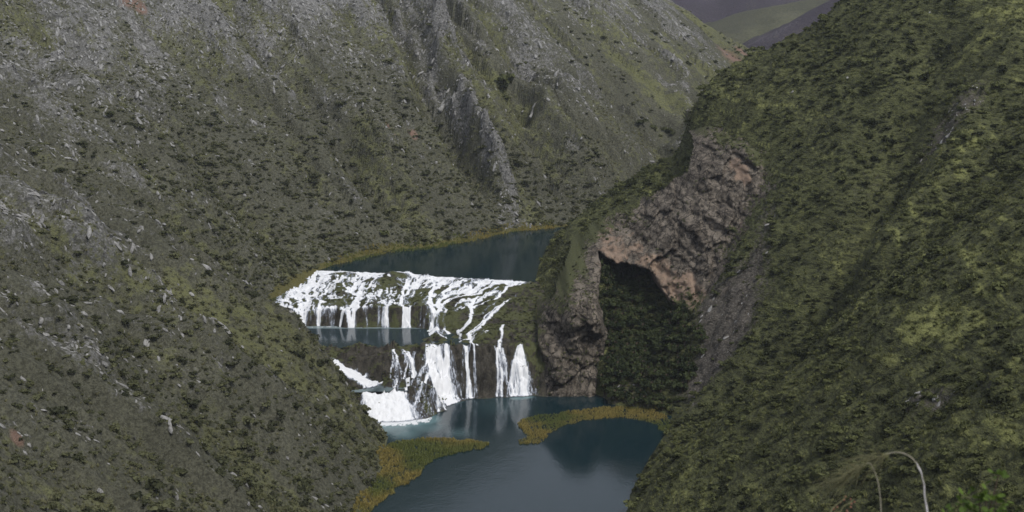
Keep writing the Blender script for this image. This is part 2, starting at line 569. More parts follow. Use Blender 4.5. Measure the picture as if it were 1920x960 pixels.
# gullies (negative) and rock ribs (positive), where the photo shows them; points are dropped on the slope
_g = [([(700, 0), (790, 130), (835, 250), (900, 350), (1000, 415)], -9, 16, 0),
      ([(830, 90), (870, 230), (925, 330), (975, 410)], 7, 11, 0.75),
      ([(960, 100), (985, 230), (1040, 330), (1080, 370)], -6, 14, 0),
      ([(640, 20), (720, 120), (790, 250), (860, 330), (935, 410)], 6, 13, 0.45),
      ([(1000, 130), (1110, 190), (1230, 235), (1290, 260)], -7, 20, 0),
      ([(1090, 20), (1190, 110), (1290, 190), (1330, 215)], 5, 16, 0.5),
      ([(430, 40), (560, 200), (660, 310), (800, 450)], -5, 12, 0),
      ([(300, 20), (480, 170), (620, 320), (720, 440)], 5, 16, 0.35),
      ([(130, 90), (330, 260), (470, 400), (590, 490)], -5, 14, 0),
      ([(0, 60), (200, 230), (360, 400), (520, 540)], 5, 16, 0.35),
      ([(0, 250), (160, 400), (300, 540), (420, 660)], -4, 12, 0),
      ([(0, 480), (200, 540), (320, 640), (420, 780)], 4, 12, 0.3),
      ([(1760, 60), (1700, 240), (1640, 420), (1520, 620)], -5, 14, 0),
      ([(1900, 120), (1820, 220), (1760, 330), (1640, 520)], 4, 14, 0.35)]
for pl, dep, wd, rk in _g:
    q = [raycast(a, b, lambda X, Y: smooth_h(X, Y)[0]) for a, b in pl]
    q = [(p[0], p[1]) for p in q if p]
    if len(q) > 1:
        GULLIES.append((q, dep, wd, rk))

def terrain(X, Y):
    """height and ground-cover fields of the canyon sides"""
    z, d = smooth_h(X, Y)
    left = X < np.interp(Y, [0, 400, 470, 520, 600, 700, 1300], [0, -10, -25, -5, 40, 140, 330])
    sl, tl = curve_coords(X, Y, AX_L)
    sr, tr = curve_coords(X, Y, AX_R)
    grow = sstep(3, 26, d)
    rib = np.zeros_like(z)
    rockg = np.zeros_like(z)
    for q, dep, wd, rk in GULLIES:
        gd = seg_dist(X + 5 * fbm(X / 14, Y / 14, 2, 5), Y + 5 * fbm(X / 14, Y / 14, 2, 9), q)
        k = np.exp(-(gd / (wd * 0.62)) ** 2)
        rib += 1.8 * dep * k
        rockg += 0.55 * rk * np.exp(-(gd / (wd * 0.75)) ** 2)
    wl = 6 * fbm(X / 30, Y / 30, 3, 40)
    ribn_l = ridged((sl + wl) / 21, tl / 120, 3, 3) - 0.55
    ribb_l = ridged((sl + 1.6 * wl) / 46, tl / 210, 2, 17) - 0.55
    ribf_l = ridged((sl + wl * 0.6) / 6.5, tl / 38, 2, 8) - 0.55
    ribn_r = ridged((sr + wl) / 34, tr / 130, 2, 13) - 0.55
    f1 = fbm(X / 22, Y / 22, 4, 21)
    f2 = fbm(X / 5.5, Y / 5.5, 3, 25)
    ribs = np.sign(ribn_l) * np.abs(ribn_l / 0.4) ** 1.2 * 0.4
    zl = ribs * 19.0 * (1 - 0.65 * sstep(680, 860, Y)) + ribf_l * 4.5 + ribb_l * 26.0 * sstep(480, 640, Y) * (1 - 0.85 * sstep(680, 820, Y)) + ribb_l * 10 * sstep(480, 380, Y) + f1 * 2.0 + f2 * 0.9
    zr = ribn_r * 5.0 + f1 * 2.6 + f2 * 1.1
    # small terracettes on the right slope follow the contours
    zr = zr + 0.55 * np.sin((z + 3 * f1) * 1.9) * sstep(-0.1, 0.5, fbm(X / 40, Y / 40, 2, 61))
    near = sstep(10, 60, np.hypot(X, Y))
    spur = 1 - 0.85 * np.exp(-(seg_dist(X, Y, [(-36, 390), (-53, 400), (-68, 402), (-85, 406)]) / 17) ** 2)
    zz = z + (rib + np.where(left, zl, zr)) * grow * near * spur
    # inside the valley floor the bed drops away
    zz = np.where(d < 0, np.minimum(zz, level(X, Y) - 0.4 + np.maximum(d, -6) * 0.9), zz)
    patch = fbm(X / 38, Y / 38, 3, 71)
    strk = fbm((sl + wl) / 5.5, tl / 34, 4, 77)
    strk_b = fbm((sl + wl) / 26, tl / 95, 3, 79)
    hi = sstep(15, 95, z - level(X, Y))
    bk = sstep(520, 800, Y)
    rock_l = 0.28 - 0.36 * (1 - hi) + 0.34 * strk + 0.20 * strk_b + 0.75 * ribn_l + 0.7 * ribb_l * sstep(480, 640, Y) + 0.16 * hi + 0.25 * np.clip(ribf_l, 0, 1) + rockg * (1 + 1.2 * f2) - 0.16 * bk + 0.28 * fbm((sl + wl) / 2.4, tl / 9, 3, 83) + 0.16 * f2
    grass_l = 0.46 - 0.5 * ribn_l + 0.45 * fbm((sl + wl) / 17, tl / 60, 3, 91) - 0.2 * strk + 0.14 * bk - 0.10 * hi
    strr = fbm(sr / 9, tr / 26, 3, 97)
    rock_r = -0.12 + 0.26 * strr + 0.24 * patch + rockg + 0.55 * sstep(0.3, 0.75, fbm(sr / 22, tr / 60, 3, 101))
    grass_r = 0.36 + 0.55 * fbm((sr + 4 * f1) / 13, (z + 2 * f1) / 1.5, 4, 105) + 0.30 * fbm(X / 33, Y / 33, 2, 109)
    grass_r = grass_r + 0.26 * np.sin((z + 3 * f1) * 1.9 + 1.2) * sstep(-0.2, 0.4, fbm(X / 40, Y / 40, 2, 61))
    veg = fbm(X / 30, Y / 30, 3, 115) - np.where(left, 1.1 * ribn_l + 0.5 * ribf_l, 0)
    shore = 1 - sstep(0.8, 2.8, d + 1.5 * f2)
    shore = shore * sstep(300, 480, Y) * np.where(left, 1, 0.4)
    crag = spur * np.where(left, sstep(0.40, 0.75, rock_l), 0.6 * sstep(0.45, 0.8, rock_r)) * grow * near * (d > 2) * sstep(820, 640, Y)
    zz = zz + crag * (2.6 * worley((sl + wl) / 6.0, tl / 11, 701)[0] + 1.2 * worley((sl + wl) / 2.8, tl / 4.5, 711)[0])
    return dict(z=zz, d=d, left=left, rock=np.where(left, rock_l, rock_r), grass=np.where(left, grass_l, grass_r),
                veg=veg, shore=shore, hi=hi)

# grid: fine where the photograph looks, coarse behind the camera and far away
xs = np.arange(-330, 340.1, 0.95)
ys = np.concatenate([np.arange(-60, 150, 3.0), np.arange(150, 640, 0.95), 640 + np.cumsum(np.linspace(1.0, 2.6, 330))])
GX, GY = np.meshgrid(xs, ys)
T = terrain(GX, GY)
GZ = T['z']
red = np.zeros_like(GX)
for (px, py, r) in [(240, 40, 7), (265, 60, 4), (730, 280, 4), (775, 270, 3), (690, 250, 2.5), (1375, 108, 13), (1395, 100, 8), (30, 810, 1.6)]:
    p = raycast(px, py, lambda X, Y: smooth_h(X, Y)[0])
    if p:
        red = np.maximum(red, np.exp(-(np.hypot((GX - p[0]), (GY - p[1])) / r) ** 2) * 1.1)
T['red'] = red
for (px, py, r, a) in [(1330, 590, 7, .62), (1345, 650, 7, .62), (1310, 720, 6, .62), (1390, 540, 8, .55), (1385, 610, 7, .5), (1420, 480, 7, .55), (1440, 400, 6, .5), (1300, 765, 4, .55),
                       (1720, 750, 3.5, .6), (1770, 748, 3.5, .6), (1850, 745, 3.5, .6), (1790, 240, 7, .35), (1830, 200, 5, .3), (1750, 270, 5, .3), (1700, 130, 10, .35), (1640, 330, 9, .3)]:
    p = raycast(px, py, lambda X, Y: smooth_h(X, Y)[0])
    if p:
        g_ = np.exp(-(np.hypot((GX - p[0]), (GY - p[1]) * 0.8) / r) ** 2)
        T['rock'] = T['rock'] + a * 1.3 * g_
        T['grass'] = T['grass'] - 0.4 * g_
        GZ = GZ + g_ * (2.0 * fbm(GX / 5, GY / 5, 3, 641) + 0.7 * fbm(GX / 2, GY / 2, 2, 643)) * (T['d'] > 1)
def blur_grid(A, n):
    for _ in range(n):
        A = (A + np.roll(A, 1, 0) + np.roll(A, -1, 0)) / 3
        A = (A + np.roll(A, 1, 1) + np.roll(A, -1, 1)) / 3
    return A
_m = np.exp(-(((GX - 52) / 9) ** 2 + ((GY - 412) / 26) ** 2) ** 2) * (T['d'] > 0.5)
GZ = GZ * (1 - _m) + (blur_grid(GZ, 5) + 0.5 * fbm(GX / 3, GY / 3, 2, 655)) * _m
T['z'] = GZ
def interp_grid(A, X, Y):
    i = np.clip(np.searchsorted(ys, Y) - 1, 0, len(ys) - 2)
    j = np.clip(((X - xs[0]) / 0.95).astype(int), 0, len(xs) - 2)
    u = (Y - ys[i]) / (ys[i + 1] - ys[i])
    v = np.clip((X - xs[j]) / 0.95, 0, 1)
    return (A[i, j] * (1 - v) + A[i, j + 1] * v) * (1 - u) + (A[i + 1, j] * (1 - v) + A[i + 1, j + 1] * v) * u
def hz(X, Y):
    return interp_grid(GZ, X, Y)

cx, cy = 0.5 * (GX[:-1, :-1] + GX[1:, 1:]), 0.5 * (GY[:-1, :-1] + GY[1:, 1:])
inview = (np.abs(cx) < 0.42 * np.maximum(cy, 0) + 70) | (cy < 160)
deep = T['d'][:-1, :-1] < -9
leftc = T['left'][:-1, :-1]
att = {k: T[k] for k in ('rock', 'grass', 'red', 'shore')}
back = cy > 640
link('left_hillside', grid_mesh('left_hillside', GX, GY, GZ, inview & leftc & ~deep, MAT['left'], att), 'structure')
link('right_hillside', grid_mesh('right_hillside', GX, GY, GZ, inview & ~leftc & ~deep, MAT['right'], att), 'structure')

# ------------------------------------------------------------------ far hills seen through the notch
def far_hill(name, sky_px, Y0, depth, mat, seed, base=10.0, xm=250):
    """a ridge whose crest passes through the given skyline points at distance Y0"""
    c = [at_y(a, b, Y0) for a, b in sky_px]
    cxs, czs = [p[0] for p in c], [p[2] for p in c]
    X, Y = np.meshgrid(np.linspace(cxs[0] - xm, cxs[-1] + xm, 150), np.linspace(Y0 - depth, Y0 + depth, 90))
    crest = np.interp(X, [cxs[0] - xm] + cxs + [cxs[-1] + xm], [czs[0] - xm * 0.35] + czs + [czs[-1] + xm * 0.45])
    t = (Y - Y0) / depth
    crest = crest + 14 * fbm(X / 90, Y / 300, 3, seed + 50) * np.abs(t)
    k = np.where(t < 0, 1 - np.abs(t) ** 0.9, 1 - 1.3 * t * t)
    amp = np.clip(depth / 200.0, 1.4, 5)
    Z = base + (crest - base) * k + amp * (10 * (ridged(X / 60 + Y / 500, Y / 260, 3, seed) - 0.55) + 5 * fbm(X / 30, Y / 30, 3, seed + 9)) * np.clip(np.abs(t) * 3, 0.05, 1)
    z0 = np.zeros_like(X)
    keep = np.ones((X.shape[0] - 1, X.shape[1] - 1), bool)
    gr = 0.35 + 0.5 * fbm(X / 80, Y / 80, 3, seed + 3)
    return link(name, grid_mesh(name, X, Y, Z, keep, mat, dict(rock=0.12 + 0.7 * fbm(X / 45 + Y / 200, Y / 45, 4, seed + 21), grass=gr, red=z0, shore=z0)), 'structure')

MAT['heather'] = m_hillside('far_heather_slope', (0.035, 0.028, 0.040), (0.062, 0.050, 0.064), (0.10, 0.09, 0.075), (0.12, 0.11, 0.12), (0.16, 0.15, 0.16))
MAT['fargreen'] = m_hillside('far_grass_slope', (0.050, 0.050, 0.030), (0.085, 0.085, 0.048), (0.115, 0.115, 0.060), (0.15, 0.14, 0.12), (0.2, 0.19, 0.17))
far_hill('near_dark_hill', [(1370, 108), (1410, 84), (1450, 62), (1520, 22), (1590, -16), (1680, -60)], 1350, 170, MAT['heather'], 3, 15, 120)
far_hill('far_green_hill', [(1290, 62), (1340, 42), (1390, 24), (1450, 12), (1560, -6), (1680, -40)], 1750, 260, MAT['fargreen'], 5, 20, 300)
far_hill('far_mountain', [(700, -720), (950, -640), (1150, -700), (1330, -560), (1500, -660), (1700, -760), (1900, -700)], 2900, 1250, MAT['heather'], 8, 0, 900)
X, Y = np.meshgrid(np.linspace(-3300, 3300, 60), np.linspace(1010, 4200, 50))
Z = 4 + 0 * X
z0 = np.zeros_like(X)
link('distant_ground', grid_mesh('distant_ground', X, Y, Z, np.ones((49, 59), bool), MAT['heather'], dict(rock=z0, grass=z0 + 0.3, red=z0, shore=z0)), 'structure')

# ------------------------------------------------------------------ tufa dams between the lakes
_st = {   # X: lake foot, low lip, dam foot, dam edge, dam back, bed, fall foot, crest, lip
    -95: [(396, 0), (402, 6), (410, 8), (424, 16), (430, 16), (433, 13), (456, 13), (459, 20), (508, 22.95)],
    -72: [(396, 0), (403, 6), (411, 8), (421, 14.5), (429, 15), (433, 12), (456, 12), (459, 18.8), (506, 22.95)],
    -58: [(396, -.5), (404, 5), (412, 7.6), (418.5, 12.7), (429, 14.2), (433, 12), (456, 12), (459.3, 19.4), (503, 22.95)],
    -45: [(396.5, -.6), (407, 6), (413.5, 6), (421, 14.3), (430, 14.7), (434, 12), (456, 12), (459.5, 19.9), (500, 22.95)],
    -36: [(397, -.6), (408, 6.1), (414, 6.0), (425, 14.4), (430, 14.7), (434, 12), (456, 12), (459.8, 20), (498, 22.95)],
    -30: [(398, -.6), (409, 6.2), (415, 6.6), (426, 14.3), (430.5, 14.7), (434, 12.8), (455.5, 12.8), (459.8, 19.8), (496, 22.95)],
    -25: [(401, -.6), (410, 5.4), (416.5, 5.2), (426, 14.3), (431, 14.7), (434.5, 14.2), (453, 14.6), (459.2, 19.0), (495, 22.95)],
    -20: [(411, -.6), (416, .6), (419, .8), (427, 14.4), (432, 14.7), (437, 13.2), (452, 13.9), (458.5, 18.0), (493, 22.95)],
    -14: [(415, -1), (419, -.3), (421, .4), (428, 14.4), (434, 14.8), (440, 15.2), (452, 16.2), (460, 18), (491, 22.95)],
    -6: [(418, -1), (421.5, -.3), (423, .4), (430, 14.2), (436, 14.9), (442, 15.8), (453, 17.3), (462, 18.7), (488.5, 22.95)],
    2: [(419, -1), (422.5, -.3), (424, .4), (432, 13.8), (438, 15.0), (444, 16.0), (454, 17.6), (463, 19.0), (487, 22.95)],
    8: [(419, -1), (423, -.3), (424.5, .4), (434, 13.4), (440, 15.4), (446, 16.6), (455, 18.2), (464, 19.6), (486, 22.95)],
    30: [(419, -1), (424, 0), (426, 2), (436, 15), (442, 17), (448, 18), (456, 20), (465, 21.5), (485, 23.2)]}
_sx = sorted(_st)
_ky = np.array([[p[0] for p in _st[x]] for x in _sx])
_kz = np.array([[p[1] for p in _st[x]] for x in _sx])
CELL = 0.23
tx = np.arange(-92, 22, CELL)
ty = np.arange(393, 512, CELL)
TX, TY = np.meshgrid(tx, ty)
KY = np.stack([np.interp(tx, _sx, _ky[:, k]) for k in range(9)])
KZ = np.stack([np.interp(tx, _sx, _kz[:, k]) for k in range(9)])
bay = 2.6 * fbm(tx / 9, tx * 0 + 2, 3, 191)
KY[6] += bay; KY[7] += bay
KZ[7] += 1.1 * fbm(tx / 6, tx * 0 + 7, 2, 193)
KY[3] += 2.6 * fbm(tx / 5, tx * 0 + 9, 2, 195)
KZ[3] += 1.2 * fbm(tx / 3.5, tx * 0 + 3, 2, 199)
KY[2] += 1.2 * fbm(tx / 4, tx * 0 + 5, 2, 197)
wob = 1.3 * fbm(TX / 6, TY / 9, 3, 201) + 0.5 * fbm(TX / 1.7, TY / 4, 2, 205)
TYw = TY + wob * sstep(512, 497, TY) * 0.9
TZ = np.empty_like(TX)
for j in range(len(tx)):
    TZ[:, j] = np.interp(TYw[:, j], KY[:, j], KZ[:, j])
def blur(A, n=1):
    for _ in range(n):
        P_ = np.pad(A, 1, mode='edge')
        A = (P_[:-2, 1:-1] + P_[1:-1, 1:-1] + P_[2:, 1:-1]) / 3
        P_ = np.pad(A, 1, mode='edge')
        A = (P_[1:-1, :-2] + P_[1:-1, 1:-1] + P_[1:-1, 2:]) / 3
    return A
_fw = sstep(446, 438, TY)
TZ = TZ * (1 - _fw) + blur(TZ, 14) * _fw
TZ = TZ + _fw * sstep(2, 8, TZ) * (1.3 * fbm(TX / 4.5, TY / 4.5, 2, 241) + 0.8 * (worley(TX / 3.2, TY / 2.6, 243)[0]))
lipd = lip_y(TX) - TY
TZ = np.where(lipd < 0, 22.7 + 0.8 * lipd, TZ)
up = sstep(0, 3, lipd) * sstep(452, 462, TY)          # the terraced slope below the lip
stepn = (TZ + 0.9 * fbm(TX / 9, TY / 6, 3, 211)) / 0.75
ter = (np.floor(stepn) + sstep(0.62, 1.0, stepn - np.floor(stepn))) * 0.75 - 0.9 * fbm(TX / 9, TY / 6, 3, 211)
TZ = TZ * (1 - 0.75 * up) + ter * 0.75 * up
humps = np.clip(fbm(TX / 7.5, TY / 4.5, 3, 221), 0, 1)
TZ = TZ + up * (1.5 * humps + 0.35 * fbm(TX / 1.6, TY / 1.6, 3, 223))
steep = np.hypot(*np.gradient(TZ, CELL))
TZ = TZ + (1 - up) * (0.35 * fbm(TX / 2.2, TY / 2.2, 3, 227) + 1.5 * sstep(0.5, 1.5, steep) * (worley(TX / 2.4, TY / 5 + TZ * 0.25, 229)[0] + 0.5 * worley(TX / 0.9, TZ * 0.5, 231)[0])) * sstep(-0.3, 1, TZ)
# grassy hummocks on the right half of the slope and the mossy island at the pool's right end
for (px, py, z, r, h) in [(720, 530, 22, 6.5, 1.5), (750, 522, 22, 5, 1.2), (625, 520, 22, 3, 1.1), (640, 582, 20, 4, 1.2), (540, 598, 16, 3.0, 1.2),
                          (590, 572, 20, 3, .9), (830, 610, 15, 5.5, 1.5), (870, 575, 18, 6, 1.4), (905, 600, 17, 6, 1.4),
                          (965, 585, 18, 7, 2.2), (955, 620, 16, 6, 1.6), (690, 600, 14.5, 1.3, 1.0), (740, 603, 14.5, 1.3, .7)]:
    qx, qy = at_z(px, py, z)
    g = np.exp(-(((TX - qx) / r) ** 2 + ((TY - qy) / (r * 0.75)) ** 2))
    TZ = TZ + h * g
rg = seg_dist(TX, TY, [at_z(712, 700, 10), at_z(760, 712, 8.5), at_z(800, 735, 5), at_z(842, 765, 1.0)])
TZ = TZ + 2.2 * np.exp(-(rg / 1.5) ** 2) * sstep(-0.5, 2, TZ + 1)
CH = [at_z(600, 672, 13.0), at_z(632, 688, 11.2), at_z(665, 706, 8.6), at_z(690, 722, 6.6)]
CHZ = [13.0, 11.2, 8.6, 6.5]
chd = seg_dist(TX, TY, CH)
chz = np.interp(TX, [c[0] for c in CH], CHZ)
cw_ = sstep(6.5, 3.2, chd)
TZ = TZ * (1 - cw_) + chz * cw_
def tz_at(X, Y, A=None):
    A = TZ if A is None else A
    j = np.clip((X - tx[0]) / CELL, 0, len(tx) - 1.01)
    i = np.clip((Y - ty[0]) / CELL, 0, len(ty) - 1.01)
    i0, j0 = i.astype(int), j.astype(int)
    u, v = i - i0, j - j0
    return (A[i0, j0] * (1 - v) + A[i0, j0 + 1] * v) * (1 - u) + (A[i0 + 1, j0] * (1 - v) + A[i0 + 1, j0 + 1] * v) * u

# ------------------------------------------------------------------ white water: walkers run down the tufa and gather into strands
TZs = blur(TZ, 2)
GYs, GXs = np.gradient(TZs, CELL)
nz = 0.40 * fbm(TX / 1.1, TY / 1.6, 2, 301) + 0.7 * fbm(TX / 3.2, TY / 4.0, 2, 305)
NYs, NXs = np.gradient(nz, CELL)
def flow(seeds, bias, stop_z, slope_w=1.0, noise_w=0.5, steps=420, spread=0.0, stop_y=None, fan=0.0):
    x, y = seeds[:, 0].copy(), seeds[:, 1].copy()
    lat = fan * RNG.normal(size=len(x))
    alive = np.ones(len(x), bool)
    D = np.zeros(TX.size)
    for s in range(steps):
        gx = tz_at(x, y, GXs); gy = tz_at(x, y, GYs)
        nx = tz_at(x, y, NXs); ny = tz_at(x, y, NYs)
        g = np.hypot(gx, gy) + 0.15
        b = bias(x, y)
        vx = -slope_w * gx / g - noise_w * nx + b[0] + lat + spread * RNG.normal(size=len(x))
        vy = -slope_w * gy / g - noise_w * ny + b[1]
        vy = np.minimum(vy, -0.12)
        v = np.hypot(vx, vy) + 1e-6
        st = CELL * 0.8 / np.maximum(1, np.hypot(gx, gy) * 0.6)
        x = x + np.where(alive, vx / v * st, 0)
        y = y + np.where(alive, vy / v * st, 0)
        z = tz_at(x, y)
        alive &= (z > stop_z) & (y > ty[0] + 1) & (x > tx[0] + 1) & (x < tx[-1] - 1)
        if stop_y is not None:
            alive &= y > stop_y(x)
        if not alive.any():
            break
        k = ((y[alive] - ty[0]) / CELL).round().astype(int) * len(tx) + ((x[alive] - tx[0]) / CELL).round().astype(int)
        np.add.at(D, k, st[alive] / (CELL * 0.8))
    return D.reshape(TX.shape)

def water_mesh(name, D, thr, full, label, cat='waterfall', lift=0.09, thick=0.16, group=None):
    B = 0.5 * blur(D, 1) + 0.5 * D
    dens = np.clip(B / (np.percentile(B[B > 0.4], 78) * full), 0, 1.3)
    cell = (dens[:-1, :-1] + dens[1:, 1:] + dens[1:, :-1] + dens[:-1, 1:]) / 4 > thr
    Zw = TZ + lift + thick * np.clip(dens, 0, 1) * (0.8 + 0.5 * fbm(TX / 0.9, TY / 0.9, 2, 333))
    me = grid_mesh(name, TX, TY, Zw, cell, MAT['white'], dict(dens=np.clip(dens, 0, 1.2)))
    return link(name, me, None, label, cat, group)

n1 = 12000
u = RNG.random(n1)
sx_ = -75 + 82 * u
pr = 0.55 + 0.45 * sstep(0.0, 0.5, vnoise(sx_ / 3.0, sx_ * 0 + 4, 5) - 0.15)
sx_ = sx_[RNG.random(n1) < pr]
seeds = np.stack([sx_, lip_y(sx_) - 0.2], 1)
def bias_up(x, y):
    f = sstep(-42, -18, x) * sstep(456, 470, y)
    g = sstep(-20, -12, x) * (1 - sstep(452, 466, y)) * 0.3
    return (-0.62 * f - g, -0.55 + 0 * x)

stop_up = lambda x: np.where(x > -20, 449.0 - 0.6 * (x + 20), 440.0)
D_up = flow(seeds, bias_up, 13.75, 0.7, 0.5, 480, 0.3, stop_up)
for (ya, yb, n, wt) in ((484, 506, 3000, 0.8), (474, 494, 3200, 0.8), (462, 482, 3200, 0.8)):   # side strands split off on the way down
    wgt = (D_up > 1.0) * (TY > ya) * (TY < yb)
    k = RNG.choice(TX.size, n, p=(wgt / wgt.sum()).ravel())
    q = np.stack([TX.ravel()[k], TY.ravel()[k]], 1) + RNG.normal(size=(n, 2)) * [1.5, 0.5]
    D_up += wt * flow(q, bias_up, 13.75, 0.7, 0.5, 380, 0.3, stop_up)
# the lowest step of the upper cascade is a broad curtain
for (xa, xb, n) in [(at_y(548, 590, 459)[0], at_y(628, 590, 459)[0], 900), (at_y(650, 590, 459)[0], at_y(690, 590, 459)[0], 120),
                    (at_y(696, 590, 459)[0], at_y(838, 590, 459)[0], 1500)]:
    q = RNG.uniform(xa, xb, n)
    q = q[RNG.random(n) < 0.6 + 0.4 * vnoise(q / 0.8, q * 0, 77)]
    D_up += 1.1 * flow(np.stack([q, 461.5 + 2.5 * vnoise(q / 4, q * 0, 78)], 1), lambda x, y: (0 * x, -0.9 + 0 * x), 13.75, 0.9, 0.25, 160, 0.05)
holes = 1 - 0.92 * sstep(0.5, 1.1, sum(np.exp(-(((TX - at_z(a, b, z)[0]) / r) ** 2 + ((TY - at_z(a, b, z)[1]) / (r * .8)) ** 2)) * 1.5 for (a, b, z, r) in
        [(725, 532, 22, 5.5), (752, 524, 22, 4), (640, 582, 20, 3), (540, 600, 15.5, 2.0), (690, 604, 14.5, 1.2), (740, 606, 14.5, 1.0), (830, 612, 15, 4.5), (905, 602, 17, 4.5), (970, 590, 18, 6)]))
D_up = D_up * holes
al = lipd
cc = TX + 0.65 * al * sstep(-44, -18, TX) + 0.9 * fbm(TX / 3.5, TY / 3.5, 2, 661)
st1 = fbm(cc / 0.8, al / 7, 3, 663)
st2 = fbm(cc / 2.4, al / 13, 3, 667)
tn = fbm(TX / 5, (al + 1.8 * fbm(TX / 6, TY / 9, 2, 671)) / 0.85, 3, 673)
lf_ = sstep(-28, -46, TX)
cover = 0.75 * sstep(7, 0, al) + lf_ * (0.26 + 0.45 * tn) + (1 - lf_) * (0.16 - 0.55 * sstep(14, 30, al)) - 0.9 * sstep(0.0, 0.6, humps)
S = sstep(-0.12, 0.42, 0.85 * st1 + 0.75 * st2 + cover)
S = S * sstep(-0.1, 0.4, al) * sstep(4.5, 2.0, cc - 2) * sstep(-82, -78, TX) * holes
S = S * sstep(0, 2.0, TYw - KY[7][None, :] + 1.0)
S = np.where(TX > -22, S * sstep(446, 452, TY + 0.5 * (TX + 22)), S)
Bw = blur(D_up, 1)
wn = Bw / (np.percentile(Bw[Bw > 0.4], 80) * 0.8)
D_cas = np.clip(np.where(TYw > KY[7][None, :] + 1.5, 0.42 * wn, 0.8 * wn) + 0.85 * S, 0, 1.2)
me = None
def water_direct(name, dens, thr, label, cat):
    cell = (dens[:-1, :-1] + dens[1:, 1:] + dens[1:, :-1] + dens[:-1, 1:]) / 4 > thr
    Zw = TZ + 0.07 + 0.16 * np.clip(dens, 0, 1) * (0.8 + 0.5 * fbm(TX / 0.9, TY / 0.9, 2, 333))
    return link(name, grid_mesh(name, TX, TY, Zw, cell, MAT['white'], dict(dens=dens)), None, label, cat)
water_direct('terraced_cascade', D_cas, 0.10, 'wide white cascade braided over terraced rock below the upper lake', 'cascade')

def front_fall(name, pxa, pxb, ytop, n, label, noise=0.25, slope=0.7, full=5.0, drift=0.0, thr=0.16, spread=0.05, fan=0.0, late=0.0):
    a = at_z(pxa, ytop, 14.0); b = at_z(pxb, ytop, 14.0)
    q = RNG.uniform(a[0], b[0], n)
    q = q[RNG.random(n) < 0.3 + 0.7 * sstep(0.2, 0.7, vnoise(q / 0.9, q * 0, 91))]
    sd = np.stack([q, np.interp(q, tx, KY[3]) + 1.4 - late * RNG.random(len(q)) ** 2], 1)
    D = flow(sd, lambda x, y: (drift + 0 * x, -0.8 + 0 * x), 0.05, slope, noise, 300, spread, None, fan)
    return water_mesh(name, D, thr, full, label, lift=0.12, thick=0.16)
front_fall('broad_waterfall', 798, 838, 655, 1900, 'broad white waterfall spreading down the centre of the lower rock wall', 0.55, 0.5, 1.25, 0.22, 0.10, 0.3, 0.42, 5.0)
front_fall('lacy_waterfall', 736, 784, 655, 70, 'lacy thin strands of water left of the broad waterfall', 0.9, 0.5, 1.6, 0.12, 0.2, 0.35, 0.3)
front_fall('thin_waterfall', 866, 888, 650, 260, 'thin grey-white waterfall just right of the broad waterfall', 0.4, 0.5, 1.5, 0.0, 0.12, 0.2, 0.08)
front_fall('thin_waterfall', 926, 944, 650, 240, 'thin waterfall over dark rock between the mossy block and the tall right fall', 0.4, 0.5, 1.5, 0.05, 0.12, 0.2, 0.12)
front_fall('tall_waterfall', 969, 979, 640, 1100, 'tall narrow white waterfall against the rock spur, rightmost of the falls', 0.2, 0.4, 0.8, 0.06, 0.10, 0.2, 0.24)
# a stream crosses the grassy bench and feeds the thin falls
pts = [at_z(962, 575, 18.4), at_z(925, 625, 15.6), at_z(935, 655, 14.3)]
q = RNG.normal(size=(260, 2)) * [0.25, 0.25] + pts[0]
Ds = flow(q, lambda x, y: (np.where(y > pts[1][1], -0.45, 0.15), -0.9 + 0 * x), 13.4, 0.3, 0.5, 240, 0.25)
q = RNG.normal(size=(170, 2)) * [0.3, 0.2] + at_z(915, 625, 15.6)
Ds += flow(q, lambda x, y: (-0.9 + 0 * x, -0.45 + 0 * x), 13.8, 0.3, 0.3, 70, 0.2)
q = RNG.normal(size=(120, 2)) * [0.3, 0.2] + at_z(858, 615, 15.6)
Ds += flow(q, lambda x, y: (0.25 + 0 * x, -0.9 + 0 * x), 13.8, 0.3, 0.3, 70, 0.2)
q = RNG.normal(size=(150, 2)) * [0.25, 0.2] + at_z(944, 618, 16.0)
Ds += flow(q, lambda x, y: (-0.05 + 0 * x, -0.9 + 0 * x), 13.0, 0.3, 0.4, 90, 0.2)
water_mesh('bench_stream', Ds, 0.16, 0.8, 'small white streams crossing the green bench above the thin falls', 'stream')
# two foaming rapids at the left, half hidden by the spur
Dr = 10 * sstep(4.1, 2.3, chd + 1.2 * fbm(TX / 1.6, TY / 1.6, 3, 651)) * (0.75 + 0.4 * fbm(TX / 2, TY / 2, 3, 653))
q = np.stack([RNG.uniform(-47, -39.5, 160), np.full(160, 415.0)], 1)
Dr = np.maximum(Dr, 1.5 * flow(q, lambda x, y: (0 * x, -0.9 + 0 * x), 6.6, 0.6, 0.3, 40, 0.05))
water_mesh('upper_rapid', Dr, 0.06, 0.55, 'foaming white chute beside the left spur, above the small blue pool', 'rapid', 0.2, 0.5)
q = np.stack([RNG.uniform(-45, -33, 3000), np.full(3000, 410.0)], 1)
q[:, 1] = np.interp(q[:, 0], tx, KY[1]) - 0.5
Dr = flow(q, lambda x, y: (0.42 + 0 * x, -0.8 + 0 * x), -0.2, 0.35, 0.12, 160, 0.3, None, 0.38)
water_mesh('lower_rapid', Dr, 0.06, 0.55, 'broad foaming white rapid pouring into the lower lake left', 'rapid', 0.25, 0.6)

gmask = 0.35 + 0.5 * fbm(TX / 5, TY / 5, 3, 401) - 0.30 * sstep(0.9, 2.0, steep) + 0.30 * up + 0.25 * sstep(425, 432, TY) * (1 - sstep(455, 460, TY))
zero = np.zeros_like(TX)
keep = np.ones((TX.shape[0] - 1, TX.shape[1] - 1), bool)
link('tufa_terraces', grid_mesh('tufa_terraces', TX, TY, TZ, keep, MAT['tufa'], dict(grass=gmask, red=zero)), 'structure')

